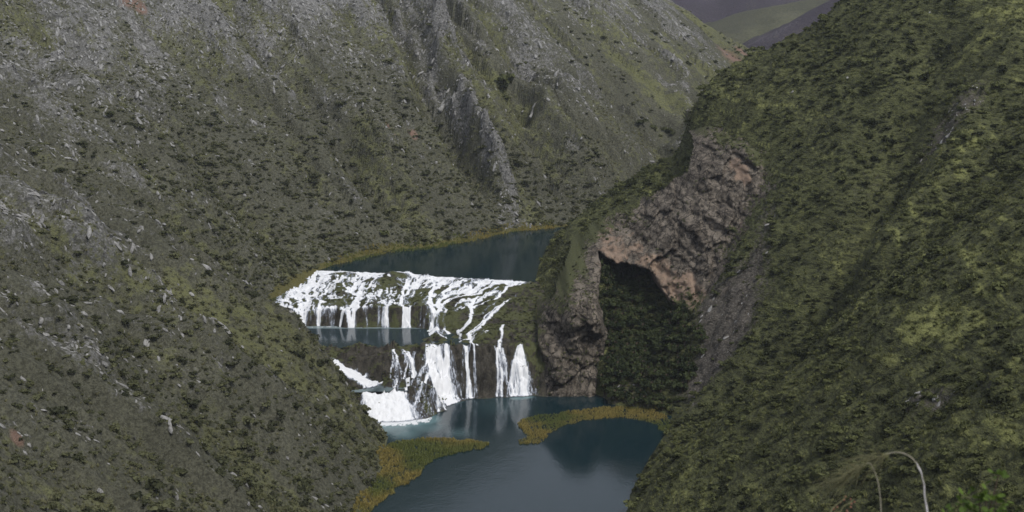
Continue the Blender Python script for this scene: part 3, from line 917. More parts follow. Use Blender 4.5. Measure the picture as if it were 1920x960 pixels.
# ------------------------------------------------------------------ lakes
def lake(name, poly, z, mat, foam_pts, step=1.0):
    p = np.array(poly)
    gx = np.arange(p[:, 0].min(), p[:, 0].max() + step, step)
    gy = np.arange(p[:, 1].min(), p[:, 1].max() + step, step)
    X, Y = np.meshgrid(gx, gy)
    d = poly_dist(X, Y, poly)
    foam = np.zeros_like(X)
    for (fx, fy, r, a) in foam_pts:
        foam = np.maximum(foam, a * np.exp(-(np.hypot(X - fx, (Y - fy) * 0.8) / r) ** 2))
    Z = np.full_like(X, z)
    keep = d[:-1, :-1] < 0
    return link(name, grid_mesh(name, X, Y, Z, keep, mat, dict(foam=foam)), 'structure')

fo = [(x, np.interp(x, tx, KY[0]) - 0.2, 4.2, 1.15) for x in np.arange(-44, -24, 3.0)]
fo += [(x, np.interp(x, tx, KY[0]) - 4, 8, 0.5) for x in np.arange(-44, -24, 4.0)]
fo += [(at_z(px, py, 0)[0], at_z(px, py, 0)[1], r, a) for (px, py, r, a) in
       [(985, 742, 2.6, .9), (970, 745, 3, .6), (850, 750, 3.0, .9), (870, 745, 2.5, .7), (835, 752, 3, .9), (930, 742, 3, .4), (800, 800, 6, .45), (860, 812, 5, .3), (940, 760, 12, .22),
        (760, 812, 6, .5)]]
lake('lower_lake', [(-75, 60), (75, 60), (75, 440), (-60, 432), (-75, 400)], 0.0, MAT['lake'], fo)
lake('middle_pool', [(-92, 428.5), (-14, 430), (-14, 459), (-92, 459)], Z_MID, MAT['pool'],
     [(x, 456.8, 1.8, .85) for x in np.arange(-80, -22, 1.6)])
lake('small_pool', [(-62, 405), (-31.5, 407.6), (-31.5, 417), (-60, 419)], 6.55, MAT['pool'], [(-46, 410, 4.5, .8), (-42, 413, 3, .5), (-36, 409, 6, .5)], 0.7)
UP = [(x, lip_y(x) + 0.1) for x in range(-92, 22, 3)] + [(40, 500), (60, 560), (130, 610), (300, 800), (330, 1000), (180, 900), (90, 740), (0, 640), (-92, 560)]
lake('upper_lake', UP, Z_UP, MAT['lake'], [])

# ------------------------------------------------------------------ cliff with the overhang on the right spur
_c = [(1010, 741, 424), (1060, 744, 421.5), (1105, 747, 424), (995, 640, 437), (1060, 640, 428), (1120, 640, 433), (1005, 530, 468), (1060, 520, 452), (1120, 500, 456),
      (1040, 452, 500), (1100, 425, 488), (1150, 380, 492), (1150, 470, 466), (1200, 500, 459), (1250, 540, 452), (1295, 596, 443),
      (1200, 400, 478), (1250, 430, 464), (1300, 450, 455), (1300, 520, 449), (1240, 320, 490), (1300, 330, 474), (1350, 300, 474), (1410, 300, 466), (1430, 400, 450),
      (1350, 400, 459), (1390, 480, 443), (1345, 540, 437), (1310, 620, 436), (1290, 700, 420), (1272, 768, 405), (1350, 650, 420), (1400, 600, 416), (1330, 740, 402),
      (1430, 500, 430), (1300, 255, 492), (1400, 245, 484), (1480, 320, 462), (1480, 450, 432), (1450, 620, 404)]
cp = np.array([at_y(*q) for q in _c])
CW = TPS(cp[:, [0, 2]], cp[:, 1], 0.0005, 50.0)
def uz(poly, Y):
    return [at_y(a, b, y)[::2] for (a, b, y) in [(q[0], q[1], Y if len(q) == 2 else q[2]) for q in poly]]
REC = uz([(1128, 470, 466), (1165, 488, 464), (1205, 512, 458), (1250, 548, 452), (1282, 592, 446), (1300, 612, 443), (1296, 660, 432), (1282, 720, 420), (1268, 790, 405), (1150, 800, 415),
          (1112, 752, 424), (1128, 690, 428), (1135, 640, 433), (1120, 570, 445), (1128, 510, 455)], 0)
OUT = uz([(990, 770, 424), (978, 640, 436), (992, 530, 468), (1030, 455, 500), (1100, 408, 490), (1170, 352, 492), (1230, 290, 490), (1300, 238, 492), (1400, 236, 484), (1455, 285, 466), (1446, 380, 450),
           (1420, 440, 446), (1372, 490, 446), (1338, 550, 444), (1316, 618, 442), (1300, 640, 440), (1285, 720, 422), (1268, 800, 405), (1120, 800, 418)], 0)
wx, wz = np.meshgrid(np.arange(2, 92, 0.42), np.arange(-3, 104, 0.42))
wrp = 3.6 * fbm(wx / 9, wz / 9, 4, 501)
dr = poly_dist(wx + wrp, wz + wrp * 0.7, REC)
do = poly_dist(wx + wrp, wz - wrp * 0.6, OUT)
cracks = ridged(wx / 7 + 0.25 * wz / 7, wz / 15, 4, 505) - 0.6
ledge = fbm((wx - 0.7 * wz) / 13, (wz + 0.5 * wx) / 3.0, 4, 509)
tufts = fbm(wx / 4.5, wz / 4.5, 4, 513)
WY = CW(wx, wz) - 3.4 * cracks - 1.5 * ledge - 1.5 * tufts - 0.8 * fbm(wx / 1.3, wz / 1.3, 3, 517)

pyy = np.arange(350, 575, 0.6)
TYs = np.empty_like(wx)
top = np.empty(wx.shape[1])
for j in range(wx.shape[1]):                       # where the hillside itself stands at each height
    prof = np.maximum.accumulate(hz(np.full(len(pyy), wx[0, j]), pyy))
    prof = prof + np.arange(len(prof)) * 1e-6
    TYs[:, j] = np.interp(wz[:, j], prof, pyy)
    top[j] = prof[-1]
TYs = blur(blur(TYs, 6), 6)
ins = sstep(0.0, -6.0, do)
sk = 1.5 * fbm(wx / 6, wz / 6, 3, 541)
fa1, ed1 = worley((wx + sk) / 8, (wz + sk - 0.35 * wx) / 9, 551)
fa2, ed2 = worley((wx + sk * 0.6) / 3.2, (wz - 0.4 * wx) / 2.6, 561)
fa3, ed3 = worley((wx + sk * 0.3) / 1.5, (wz - 0.3 * wx) / 1.2, 571)
relief = 2.6 * fa1 + 0.9 * fa2 + 0.3 * fa3 + 2.6 * cracks + 2.0 * ledge + 0.8 * fbm(wx / 2.2, wz / 1.6, 4, 581) - 0.7 * np.exp(-(ed1 / 0.06) ** 2) - 0.35 * np.exp(-(ed2 / 0.08) ** 2)
cw = CW(wx, wz)
WYc = np.maximum(np.minimum(cw, TYs - 1.5), cw - 6) - relief
WY = (TYs + 1.2) * (1 - ins) + WYc * ins
WY = WY - 1.6 * np.exp(-((dr - 1.0) / 3.0) ** 2) * sstep(20, 28, wz) * sstep(33, 38, wx)
WY = WY + 34 * sstep(0.6, -2.4, dr) + 1.6 * np.maximum(do, 0)
keep = (do[:-1, :-1] < 2.5) & (dr[:-1, :-1] > -2.6) & ((wx > 8.2) | (wz > 26))[:-1, :-1] & ((WY > 400) & (WY < 540) & ((TYs > cw - 7) | (wz > 62)))[:-1, :-1] & (wz < top[None, :] - 0.8)[:-1, :-1]
# pinkish faces along the lip of the overhang, and grassy ledges near the top
red_c = -0.16 - 0.6 * sstep(33, 25, wx) + 0.30 * sstep(22, 2, dr) * sstep(16, 28, wz) + 0.45 * np.exp(-((dr - 3.0) / 5.5) ** 2) * sstep(12, 26, wz) + 0.35 * fbm(wx / 14, wz / 14, 2, 521)
for (px, py, Y, r, a) in [(1375, 310, 466, 5, .8), (1400, 330, 464, 4, .8), (1330, 420, 456, 4, .45), (1390, 430, 448, 6, .6), (1300, 470, 452, 3, .4), (1330, 690, 415, 3, .7), (1410, 500, 430, 4, .5), (1290, 550, 447, 6, .5), (1320, 290, 474, 3, .5), (1440, 490, 430, 3, .5)]:
    q = at_y(px, py, Y)
    red_c += a * np.exp(-(((wx - q[0]) / (r * 0.8)) ** 2 + ((wz - q[2]) / r) ** 2))
lowr = sstep(36, 44, wx) * sstep(34, 22, wz)
grs = 0.10 + 0.42 * lowr + 0.5 * fbm(wx / 9, wz / 9, 3, 525) - 0.30 * sstep(24, 40, wx) + 0.75 * sstep(-11, 1, do + 4 * tufts) + 0.35 * ledge
for (px, py, Y, r) in [(1040, 490, 480, 8), (1080, 430, 490, 9), (1150, 380, 490, 8)]:
    q = at_y(px, py, Y)
    grs += 0.42 * np.exp(-(((wx - q[0]) / r) ** 2 + ((wz - q[2]) / r) ** 2))
link('rock_cliff', grid_mesh('rock_cliff', wx, WY, wz, keep[:, :], MAT['cliff'], dict(red=red_c, grass=grs)), 'structure')

# ------------------------------------------------------------------ plants and stones: source meshes
def leafy(name, mat, n, seed, flat=0.75, leaf=0.24, lobes=5, base=0.15):
    """a lumpy mound of small leaf clumps, radius about 1, standing on z = 0"""
    r = np.random.default_rng(seed)
    lc = r.normal(size=(lobes, 3)) * [0.45, 0.45, 0.16] + [0, 0, 0.45 * flat]
    lr = r.uniform(0.35, 0.62, lobes)
    k = r.integers(0, lobes, n)
    d = r.normal(size=(n, 3))
    d /= np.linalg.norm(d, axis=1)[:, None]
    d[:, 2] = np.abs(d[:, 2]) * 0.9 + d[:, 2] * 0.1
    rad = lr[k] * r.uniform(0.55, 1.05, n)
    P = lc[k] + d * rad[:, None] * [1, 1, flat]
    P[:, 2] = np.maximum(P[:, 2], 0.02)
    nn = d + r.normal(size=(n, 3)) * 0.55
    nn /= np.linalg.norm(nn, axis=1)[:, None]
    t1 = np.cross(nn, r.normal(size=(n, 3)))
    t1 /= np.linalg.norm(t1, axis=1)[:, None]
    t2 = np.cross(nn, t1)
    s1 = (leaf * r.uniform(0.6, 1.3, n))[:, None]
    s2 = s1 * r.uniform(0.5, 0.9, n)[:, None]
    V = np.stack([P - t1 * s1, P - t2 * s2 * 0.8, P + t1 * s1, P + t2 * s2], 1).reshape(-1, 3)
    return mesh_np(name, V, np.arange(4 * n).reshape(n, 4), mat, None, False)

def tussock(name, mat, n, seed, spread=0.55, width=0.07):
    r = np.random.default_rng(seed)
    a = r.uniform(0, 2 * math.pi, n)
    b0 = np.stack([np.cos(a), np.sin(a), 0 * a], 1) * r.uniform(0, 0.35, n)[:, None]
    tip = b0 + np.stack([np.cos(a) * spread, np.sin(a) * spread, 0 * a], 1) * r.uniform(0.2, 1.2, n)[:, None]
    tip[:, 2] = r.uniform(0.55, 1.1, n)
    mid = 0.5 * (b0 + tip) + [0, 0, 0.14]
    sd = np.stack([-np.sin(a + 0.6), np.cos(a + 0.6), 0 * a], 1) * width
    V = np.stack([b0 - sd, b0 + sd, mid + sd * 0.8, mid - sd * 0.8, tip], 1).reshape(-1, 3)
    f = []
    for i in range(n):
        f += [(5 * i, 5 * i + 1, 5 * i + 2), (5 * i, 5 * i + 2, 5 * i + 3), (5 * i + 3, 5 * i + 2, 5 * i + 4)]
    return mesh_np(name, V, np.array(f), mat, None, False)

import bmesh
def stone(name, mat, seed, sub=2, rough=0.35, flat=0.7, planes=7):
    r = np.random.default_rng(seed)
    bm = bmesh.new()
    bmesh.ops.create_icosphere(bm, subdivisions=sub, radius=1.0)
    nrm = r.normal(size=(planes, 3))
    nrm /= np.linalg.norm(nrm, axis=1)[:, None]
    off = r.uniform(0.45, 0.85, planes)
    for v in bm.verts:
        c = np.array(v.co)
        for q, o_ in zip(nrm, off):                     # chop facets off
            e = c @ q - o_
            if e > 0:
                c = c - q * e
        c = c * (1 + rough * 0.35 * r.normal() * 0.4)
        v.co = (c[0], c[1], c[2] * flat + 0.15)
    me = bpy.data.meshes.new(name)
    bm.to_mesh(me)
    bm.free()
    me.materials.append(mat)
    return me

SHRUB_R = [leafy('shrub', MAT['shrub_r'], 170, 40 + i, (0.6, 0.75, 0.9, 0.7)[i]) for i in range(4)]
SHRUB_L = [leafy('shrub', MAT['shrub_l'], 150, 50 + i, (0.6, 0.75, 0.85, 0.7)[i]) for i in range(4)]
TREE_C = [leafy('tree_crown', MAT['tree'], 420, 60 + i, 1.0, 0.17, 9) for i in range(3)]
TUS_R = [tussock('tussock', MAT['grass_r'], 22, 70 + i) for i in range(3)]
TUS_L = [tussock('tussock', MAT['grass_l'], 22, 80 + i) for i in range(3)]
REED = [tussock('reed_tuft', MAT['reed'], 26, 90 + i, 0.3, 0.06) for i in range(3)]
STONE_G = [stone('stone', MAT['greyrock'], 100 + i, 2) for i in range(4)]
STONE_P = [stone('boulder', MAT['boulder'], 110 + i, 2) for i in range(4)]
def outcrop(name, mat, seed):
    """several angular blocks leaning together, longest along x"""
    r = np.random.default_rng(seed)
    bm = bmesh.new()
    for i in range(6):
        me_ = stone('block', mat, seed * 10 + i, 2, 0.5, 0.8, 9)
        k0 = len(bm.verts)
        bm.from_mesh(me_)
        bpy.data.meshes.remove(me_)
        bm.verts.ensure_lookup_table()
        sc3 = np.array([r.uniform(0.35, 0.7), r.uniform(0.25, 0.45), r.uniform(0.3, 0.6)])
        off = np.array([r.uniform(-0.9, 0.9), r.uniform(-0.35, 0.35), r.uniform(-0.2, 0.1)])
        a_ = r.uniform(-0.5, 0.5)
        for v in bm.verts[k0:]:
            c = np.array(v.co) * sc3
            v.co = (c[0] * math.cos(a_) - c[1] * math.sin(a_) + off[0], c[0] * math.sin(a_) + c[1] * math.cos(a_) + off[1], c[2] + off[2])
    me = bpy.data.meshes.new(name)
    bm.to_mesh(me)
    bm.free()
    me.materials.append(mat)
    return me
OUTCROP = [outcrop('rock_outcrop', MAT['boulder'], 31 + i) for i in range(4)]
STONE_D = [stone('wet_rock', MAT['darkrock'], 120 + i, 2) for i in range(3)]

def scatter(name, P, rot, scl, meshes, label=None, cat=None):
    """one 'stuff' object: instances of a few meshes on points, by geometry nodes"""
    n = len(P)
    me = bpy.data.meshes.new(name)
    me.vertices.add(n)
    me.vertices.foreach_set('co', np.ascontiguousarray(P, np.float32).ravel())
    a = me.attributes.new('rot', 'FLOAT_VECTOR', 'POINT'); a.data.foreach_set('vector', np.ascontiguousarray(rot, np.float32).ravel())
    a = me.attributes.new('scl', 'FLOAT_VECTOR', 'POINT'); a.data.foreach_set('vector', np.ascontiguousarray(scl, np.float32).ravel())
    a = me.attributes.new('pick', 'INT', 'POINT'); a.data.foreach_set('value', RNG.integers(0, len(meshes), n).astype(np.int32))
    ng = bpy.data.node_groups.new(name + '_scatter', 'GeometryNodeTree')
    ng.interface.new_socket('Geometry', in_out='INPUT', socket_type='NodeSocketGeometry')
    ng.interface.new_socket('Geometry', in_out='OUTPUT', socket_type='NodeSocketGeometry')
    gi, go = ng.nodes.new('NodeGroupInput'), ng.nodes.new('NodeGroupOutput')
    ins_ = ng.nodes.new('GeometryNodeInstanceOnPoints')
    ins_.inputs['Pick Instance'].default_value = True
    jn = ng.nodes.new('GeometryNodeJoinGeometry')
    for m_ in meshes:
        src = bpy.data.objects.new(name + '_source', m_)
        oi = ng.nodes.new('GeometryNodeObjectInfo')
        oi.inputs['Object'].default_value = src
        oi.inputs['As Instance'].default_value = True
        ng.links.new(oi.outputs['Geometry'], jn.inputs[0])
    ng.links.new(gi.outputs[0], ins_.inputs['Points'])
    ng.links.new(jn.outputs[0], ins_.inputs['Instance'])
    for nm, typ, sock in (('rot', 'FLOAT_VECTOR', 'Rotation'), ('scl', 'FLOAT_VECTOR', 'Scale'), ('pick', 'INT', 'Instance Index')):
        na = ng.nodes.new('GeometryNodeInputNamedAttribute')
        na.data_type = typ
        na.inputs['Name'].default_value = nm
        src = [q for q in na.outputs if q.enabled and q.name == 'Attribute'][0]
        if sock == 'Rotation':
            er = ng.nodes.new('FunctionNodeEulerToRotation')
            ng.links.new(src, er.inputs[0])
            src = er.outputs[0]
        ng.links.new(src, ins_.inputs[sock])
    ng.links.new(ins_.outputs[0], go.inputs[0])
    o = link(name, me, 'stuff', label, cat)
    md = o.modifiers.new('scatter', 'NODES')
    md.node_group = ng
    return o

# ------------------------------------------------------------------ where they grow
def candidates(n, y0, y1, m=1.12):
    Y = np.sqrt(RNG.uniform(y0 * y0, y1 * y1, n))
    X = Y * RNG.uniform(-0.364 * m, 0.364 * m, n)
    return X, Y
def fields(X, Y):
    f = {k: interp_grid(T[k], X, Y) for k in ('z', 'd', 'rock', 'grass', 'veg', 'hi', 'shore', 'red')}
    f['left'] = interp_grid(T['left'].astype(float), X, Y) > 0.5
    e = 1.0
    f['gx'] = (hz(X + e, Y) - hz(X - e, Y)) / 2
    f['gy'] = (hz(X, Y + e) - hz(X, Y - e)) / 2
    return f
def yaw(n):
    return np.stack([RNG.normal(0, 0.12, n), RNG.normal(0, 0.12, n), RNG.uniform(0, 6.28, n)], 1)
def visible(X, Y, Z):
    """in the frame and not behind a hillside"""
    px, py, fw = project(X, Y, Z)
    v = (px > 8) & (px < 1912) & (py > 8) & (py < 952)
    for t in np.linspace(0.3, 0.985, 90):
        v &= hz(X * t, Y * t) < CAMZ + (Z - CAMZ) * t + 0.6
    return v, px, py, fw
def in_recess(X, Y):
    return (X > 26) & (X < 58) & (Y > 404) & (Y < 478) & (np.abs(X - 40) < 26)
def under_cliff(X, Y, Z):
    j = np.clip(((X - 2) / 0.42).astype(int), 0, wx.shape[1] - 1)
    i = np.clip(((Z + 3) / 0.42).astype(int), 0, wx.shape[0] - 1)
    inside = (X > 2.5) & (X < 91) & (Z > -3) & (Z < 103)
    return inside & (do[i, j] < 1.0) & (dr[i, j] > 0) & (Y > WY[i, j] - 2) & (Y < WY[i, j] + 25)

# shrubs
X, Y = candidates(75000, 195, 640)
f = fields(X, Y)
conc = sstep(0.0, 1.0, np.exp(-(((X + 88) / 16) ** 2 + ((Y - 468) / 36) ** 2)))
low = 1 - f['hi']
pl = 0.04 + 0.42 * sstep(-0.2, 0.6, f['veg']) + 0.50 * low - 0.25 * sstep(0.3, 0.8, f['rock']) + 0.9 * conc
pr_ = 0.46 + 0.40 * f['veg'] - 0.5 * sstep(0.3, 0.6, f['grass']) - 0.25 * sstep(0.4, 0.8, f['rock'])
p = np.where(f['left'], pl * 0.85, pr_)
ok = (RNG.random(len(X)) < p) & (f['d'] > 1.0) & ~under_cliff(X, Y, f['z'])
X, Y = X[ok], Y[ok]
f = {k: v[ok] for k, v in f.items()}
n = len(X)
size = np.where(f['left'], RNG.lognormal(-0.48, 0.42, n) * (0.75 + 0.5 * (1 - f['hi'])), RNG.lognormal(-0.22, 0.46, n))
size = np.clip(size, 0.3, 3.2)
Z = f['z'] - 0.12 * size
v, px, py, fw = visible(X, Y, Z + size * 0.5)
app = np.where(v & (px > 20) & (px < 1900) & (py > 20) & (py < 940), size / fw, 0)
order = np.argsort(-app)
pickd = order[:300]
SHRUB_INDIV = dict(X=X[pickd], Y=Y[pickd], Z=Z[pickd], s=size[pickd], left=f['left'][pickd], px=px[pickd], py=py[pickd])
rest = np.ones(n, bool)
rest[pickd] = False
for lf, nm, ms in ((True, 'left_shrub_cover', SHRUB_L), (False, 'right_shrub_cover', SHRUB_R)):
    k = rest & (f['left'] == lf)
    m_ = k.sum()
    scl = size[k][:, None] * np.stack([RNG.uniform(0.85, 1.2, m_), RNG.uniform(0.85, 1.2, m_), RNG.uniform(0.75, 1.1, m_)], 1)
    scatter(nm, np.stack([X[k], Y[k], Z[k]], 1), yaw(m_), scl, ms,
            'small shrubs covering the left canyon side' if lf else 'small shrubs covering the right canyon side', 'shrubs')
for i in range(300):
    lf = SHRUB_INDIV['left'][i]
    qx, qy = SHRUB_INDIV['px'][i], SHRUB_INDIV['py'][i]
    if lf:
        zone = ('at the bottom left corner' if qx < 250 and qy > 720 else 'near the left edge' if qx < 250 else
                'low on the left spur beside the lower lake' if qy > 700 else 'high on the left spur')
        lab = 'large grey-green shrub ' + zone
    else:
        zone = ('in the bottom right corner below the pale ledge' if qx > 1600 and qy > 760 else 'near the right edge above the pale ledge' if qx > 1750 and qy > 420 else
                'on the bank above the dark bay' if qx < 1400 and qy > 700 else 'on the lower slope right of the lake' if qy > 700 else
                'on the slope right of the cliff' if qx < 1600 and qy > 300 else 'in the middle of the right slope' if qy > 420 else 'high on the right slope')
        lab = 'large dark green shrub ' + zone
    o = link('shrub', (SHRUB_L if lf else SHRUB_R)[i % 4], None, lab, 'shrub', 'shrubs ' + zone)
    s_ = float(SHRUB_INDIV['s'][i])
    o.location = (SHRUB_INDIV['X'][i], SHRUB_INDIV['Y'][i], SHRUB_INDIV['Z'][i])
    o.scale = (s_, s_ * random.uniform(0.85, 1.15), s_ * random.uniform(0.75, 1.05))
    o.rotation_euler = (0, 0, random.uniform(0, 6.28))
# far shrubs beyond the bend
X, Y = candidates(16000, 640, 1000)
f = fields(X, Y)
ok = (RNG.random(len(X)) < 0.22 + 0.5 * f['veg']) & (f['d'] > 2)
X, Y = X[ok], Y[ok]
m_ = len(X)
s_ = RNG.lognormal(0.1, 0.35, m_)
scatter('far_shrub_cover', np.stack([X, Y, f['z'][ok] - 0.1], 1), yaw(m_), np.stack([s_, s_, s_ * 0.8], 1), SHRUB_L, 'sparse shrubs on the slope beyond the bend', 'shrubs')

# grass tussocks
X, Y = candidates(120000, 195, 700)
f = fields(X, Y)
p = np.where(f['left'], 0.12 + 0.75 * sstep(0.25, 0.7, f['grass']), 0.15 + 0.9 * sstep(0.3, 0.7, f['grass'])) - 0.3 * sstep(0.4, 0.8, f['rock'])
ok = (RNG.random(len(X)) < p) & (f['d'] > 1.0) & ~under_cliff(X, Y, f['z'])
X, Y, lf, zt = X[ok], Y[ok], f['left'][ok], f['z'][ok]
for side, nm, ms in ((True, 'left_tussock_grass', TUS_L), (False, 'right_tussock_grass', TUS_R)):
    k = lf == side
    m_ = k.sum()
    s_ = RNG.uniform(0.45, 1.0, m_)
    scatter(nm, np.stack([X[k], Y[k], zt[k] - 0.08], 1), yaw(m_), np.stack([s_ * 1.2, s_ * 1.2, s_ * 0.8], 1), ms,
            'tussock grass on the left canyon side' if side else 'tussock grass on the right canyon side', 'grass')

# loose stones and outcrop rubble
X, Y = candidates(230000, 195, 860)
f = fields(X, Y)
p = np.where(f['left'], 0.03 + 0.6 * sstep(0.15, 0.75, f['rock']), -0.02 + 0.5 * sstep(0.35, 0.8, f['rock']))
ok = (RNG.random(len(X)) < p) & (f['d'] > 1.0) & ~under_cliff(X, Y, f['z'])
ok &= ~((X > 40) & (X < 80) & (Y > 370) & (Y < 450)) | (RNG.random(len(X)) < 0.12)
X, Y, zt = X[ok], Y[ok], f['z'][ok]
gx, gy = f['gx'][ok], f['gy'][ok]
m_ = len(X)
s_ = np.clip(RNG.lognormal(-1.1, 0.5, m_), 0.12, 1.3)
rot = np.stack([RNG.normal(0, 0.25, m_), RNG.normal(0, 0.25, m_), np.arctan2(gy, gx) + RNG.normal(0, 0.3, m_)], 1)
rot[:, 1] -= np.arctan(np.hypot(gx, gy)) * 0.8        # slabs lie along the slope
scatter('slope_stones', np.stack([X, Y, zt - 0.1 * s_], 1), rot, np.stack([s_ * RNG.uniform(0.9, 2.4, m_), s_ * RNG.uniform(0.6, 1.0, m_), s_ * RNG.uniform(0.5, 0.9, m_)], 1),
        STONE_G, 'grey stones strewn over the canyon sides', 'stones')

# ------------------------------------------------------------------ trees in the shaded gully below the overhang
kk = RNG.choice(wx.size, 22000)
gy_, gx_ = np.gradient(WY, 0.42)
okc = (grs + 0.2 * RNG.normal(size=grs.shape) > 0.36) & (do < 1.5) & (dr > 0.5) & (np.hypot(gx_, gy_) < 9) & (wx > 8.5) & (WY > 402) & (WY < 540) & (wz < top[None, :] - 1.0)
kk = kk[okc.ravel()[kk]]
s_ = RNG.uniform(0.3, 0.75, len(kk))
scatter('cliff_plants', np.stack([wx.ravel()[kk], WY.ravel()[kk] + 0.1, wz.ravel()[kk]], 1), yaw(len(kk)) + [0.5, 0, 0], np.stack([s_, s_, s_ * 0.8], 1), SHRUB_L + TUS_R, 'grass and shrubs clinging to the cliff', 'plants')
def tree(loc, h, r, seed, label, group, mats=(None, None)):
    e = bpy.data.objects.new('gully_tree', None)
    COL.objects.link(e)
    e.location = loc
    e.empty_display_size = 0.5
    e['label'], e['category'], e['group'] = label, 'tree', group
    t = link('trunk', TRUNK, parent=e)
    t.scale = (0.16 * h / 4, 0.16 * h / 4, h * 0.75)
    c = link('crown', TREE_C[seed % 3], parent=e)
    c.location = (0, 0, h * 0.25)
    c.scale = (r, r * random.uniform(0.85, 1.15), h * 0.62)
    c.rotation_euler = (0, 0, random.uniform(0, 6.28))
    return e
def trunk_mesh():
    r = np.random.default_rng(5)
    V, Fc = [], []
    def limb(a, b, ra, rb, bend):
        a, b = np.array(a, float), np.array(b, float)
        k0 = len(V)
        ax = (b - a) / np.linalg.norm(b - a)
        u_ = np.cross(ax, [0.3, 0.9, 0.1]); u_ /= np.linalg.norm(u_)
        w_ = np.cross(ax, u_)
        for i in range(4):
            t = i / 3
            c = a + (b - a) * t + np.array(bend) * math.sin(math.pi * t)
            for j in range(6):
                an = j * math.pi / 3
                V.append(c + (u_ * math.cos(an) + w_ * math.sin(an)) * (ra + (rb - ra) * t))
        for i in range(3):
            for j in range(6):
                Fc.append((k0 + i * 6 + j, k0 + i * 6 + (j + 1) % 6, k0 + (i + 1) * 6 + (j + 1) % 6, k0 + (i + 1) * 6 + j))
    limb((0, 0, -0.1), (0.3, 0.2, 1), 1, 0.35, (0.5, 0.2, 0))
    for q in range(4):
        an = q * 1.6 + 0.4
        limb((0.2, 0.1, 0.45 + 0.1 * q), (4 * math.cos(an), 4 * math.sin(an), 0.85 + 0.06 * q), 0.5, 0.15, (0, 0, 0.05))
    return mesh_np('trunk', np.array(V), np.array(Fc), MAT['bark'])
TRUNK = trunk_mesh()
nt_ = 0
spots = []
for k in range(6000):
    x, y = random.uniform(25, 60), random.uniform(406, 480)
    z = float(hz(np.array([x]), np.array([y]))[0])
    j = int((x - 2) / 0.42); i = int((z + 3) / 0.42)
    if not (0 <= i < wx.shape[0] and 0 <= j < wx.shape[1]) or dr[i, j] > -0.6 or z < 0.3:
        continue
    if any((x - a) ** 2 + (y - b) ** 2 < 2.2 ** 2 for a, b in spots):
        continue
    spots.append((x, y))
    h = random.uniform(2.2, 4.8)
    zone = 'at the waterline of the dark bay' if z < 5 else ('tucked under the lip of the overhang' if z > 22 else ('beside the rock spur' if x < 38 else 'on its right side'))
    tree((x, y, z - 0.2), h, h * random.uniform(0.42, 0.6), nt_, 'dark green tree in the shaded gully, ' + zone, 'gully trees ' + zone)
    nt_ += 1
    if nt_ >= 230:
        break
print('trees', nt_)

# ------------------------------------------------------------------ reed beds, mossy growth on the dams
def reed_bed(name, poly_px, z, dens, label, h=(0.5, 1.0)):
    poly = [at_z(a, b, z) for a, b in poly_px]
    p = np.array(poly)
    lo, hi_ = p.min(0), p.max(0)
    n = int((hi_ - lo).prod() * dens)
    X, Y = RNG.uniform(lo[0], hi_[0], n), RNG.uniform(lo[1], hi_[1], n)
    k = poly_dist(X + 1.2 * fbm(X / 3, Y / 3, 2, 3), Y + 1.2 * fbm(X / 3, Y / 3, 2, 4), poly) < 0
    k &= hz(X, Y) < z + 2.5
    X, Y = X[k], Y[k]
    Z = np.maximum(hz(X, Y), z - 0.1)
    s_ = RNG.uniform(h[0], h[1], len(X)) * (0.75 + 0.5 * vnoise(X / 3, Y / 3, 8))
    return scatter(name, np.stack([X, Y, Z], 1), yaw(len(X)), np.stack([s_ * 0.9, s_ * 0.9, s_], 1), REED, label, 'reeds')
reed_bed('left_reed_bed', [(640, 1010), (655, 965), (700, 915), (714, 880), (708, 850), (738, 828), (800, 823), (880, 826), (918, 834), (905, 842), (850, 852), (805, 866), (792, 878), (784, 894), (745, 915), (715, 940), (692, 965), (670, 1010)],
         0.0, 4.5, 'golden reed bed along the left shore of the lower lake')
reed_bed('right_reed_bed', [(972, 792), (1000, 782), (1060, 772), (1130, 763), (1210, 764), (1252, 780), (1258, 814), (1236, 806), (1213, 789), (1165, 783), (1100, 789), (1050, 799), (1030, 812), (1012, 833), (970, 833), (992, 818), (978, 806)],
         0.0, 4.5, 'curved golden reed bed enclosing the dark bay at right', (0.4, 0.75))
reed_bed('upper_shore_reeds', [(600, 503), (660, 480), (730, 464), (820, 456), (905, 440), (970, 426), (1035, 420), (1040, 428), (960, 436), (900, 449), (820, 466), (735, 474), (660, 492)],
         Z_UP, 1.2, 'thin yellow reed fringe on the far shore of the upper lake', (0.5, 1.0))
k = RNG.choice(TX.size, 12000)
X, Y, Z = TX.ravel()[k], TY.ravel()[k], TZ.ravel()[k]
wet = (blur(D_up, 2) > 1.2).ravel()[k]
g_ = gmask.ravel()[k]
ok = (g_ > 0.30) & ~wet & (Z > 0.8) & ~((Y > lip_y(X) - 1)) & ((Z > Z_MID + 0.25) | (Y < 429)) & (RNG.random(len(k)) < np.where(steep.ravel()[k] < 1.6, 1, 0.35))
X, Y, Z = X[ok], Y[ok], Z[ok]
s_ = RNG.uniform(0.25, 0.6, len(X))
scatter('dam_vegetation', np.stack([X, Y, Z - 0.05], 1), yaw(len(X)), np.stack([s_, s_, s_ * 0.8], 1), SHRUB_R + TUS_L, 'low mossy growth on the dams between the falls', 'plants')

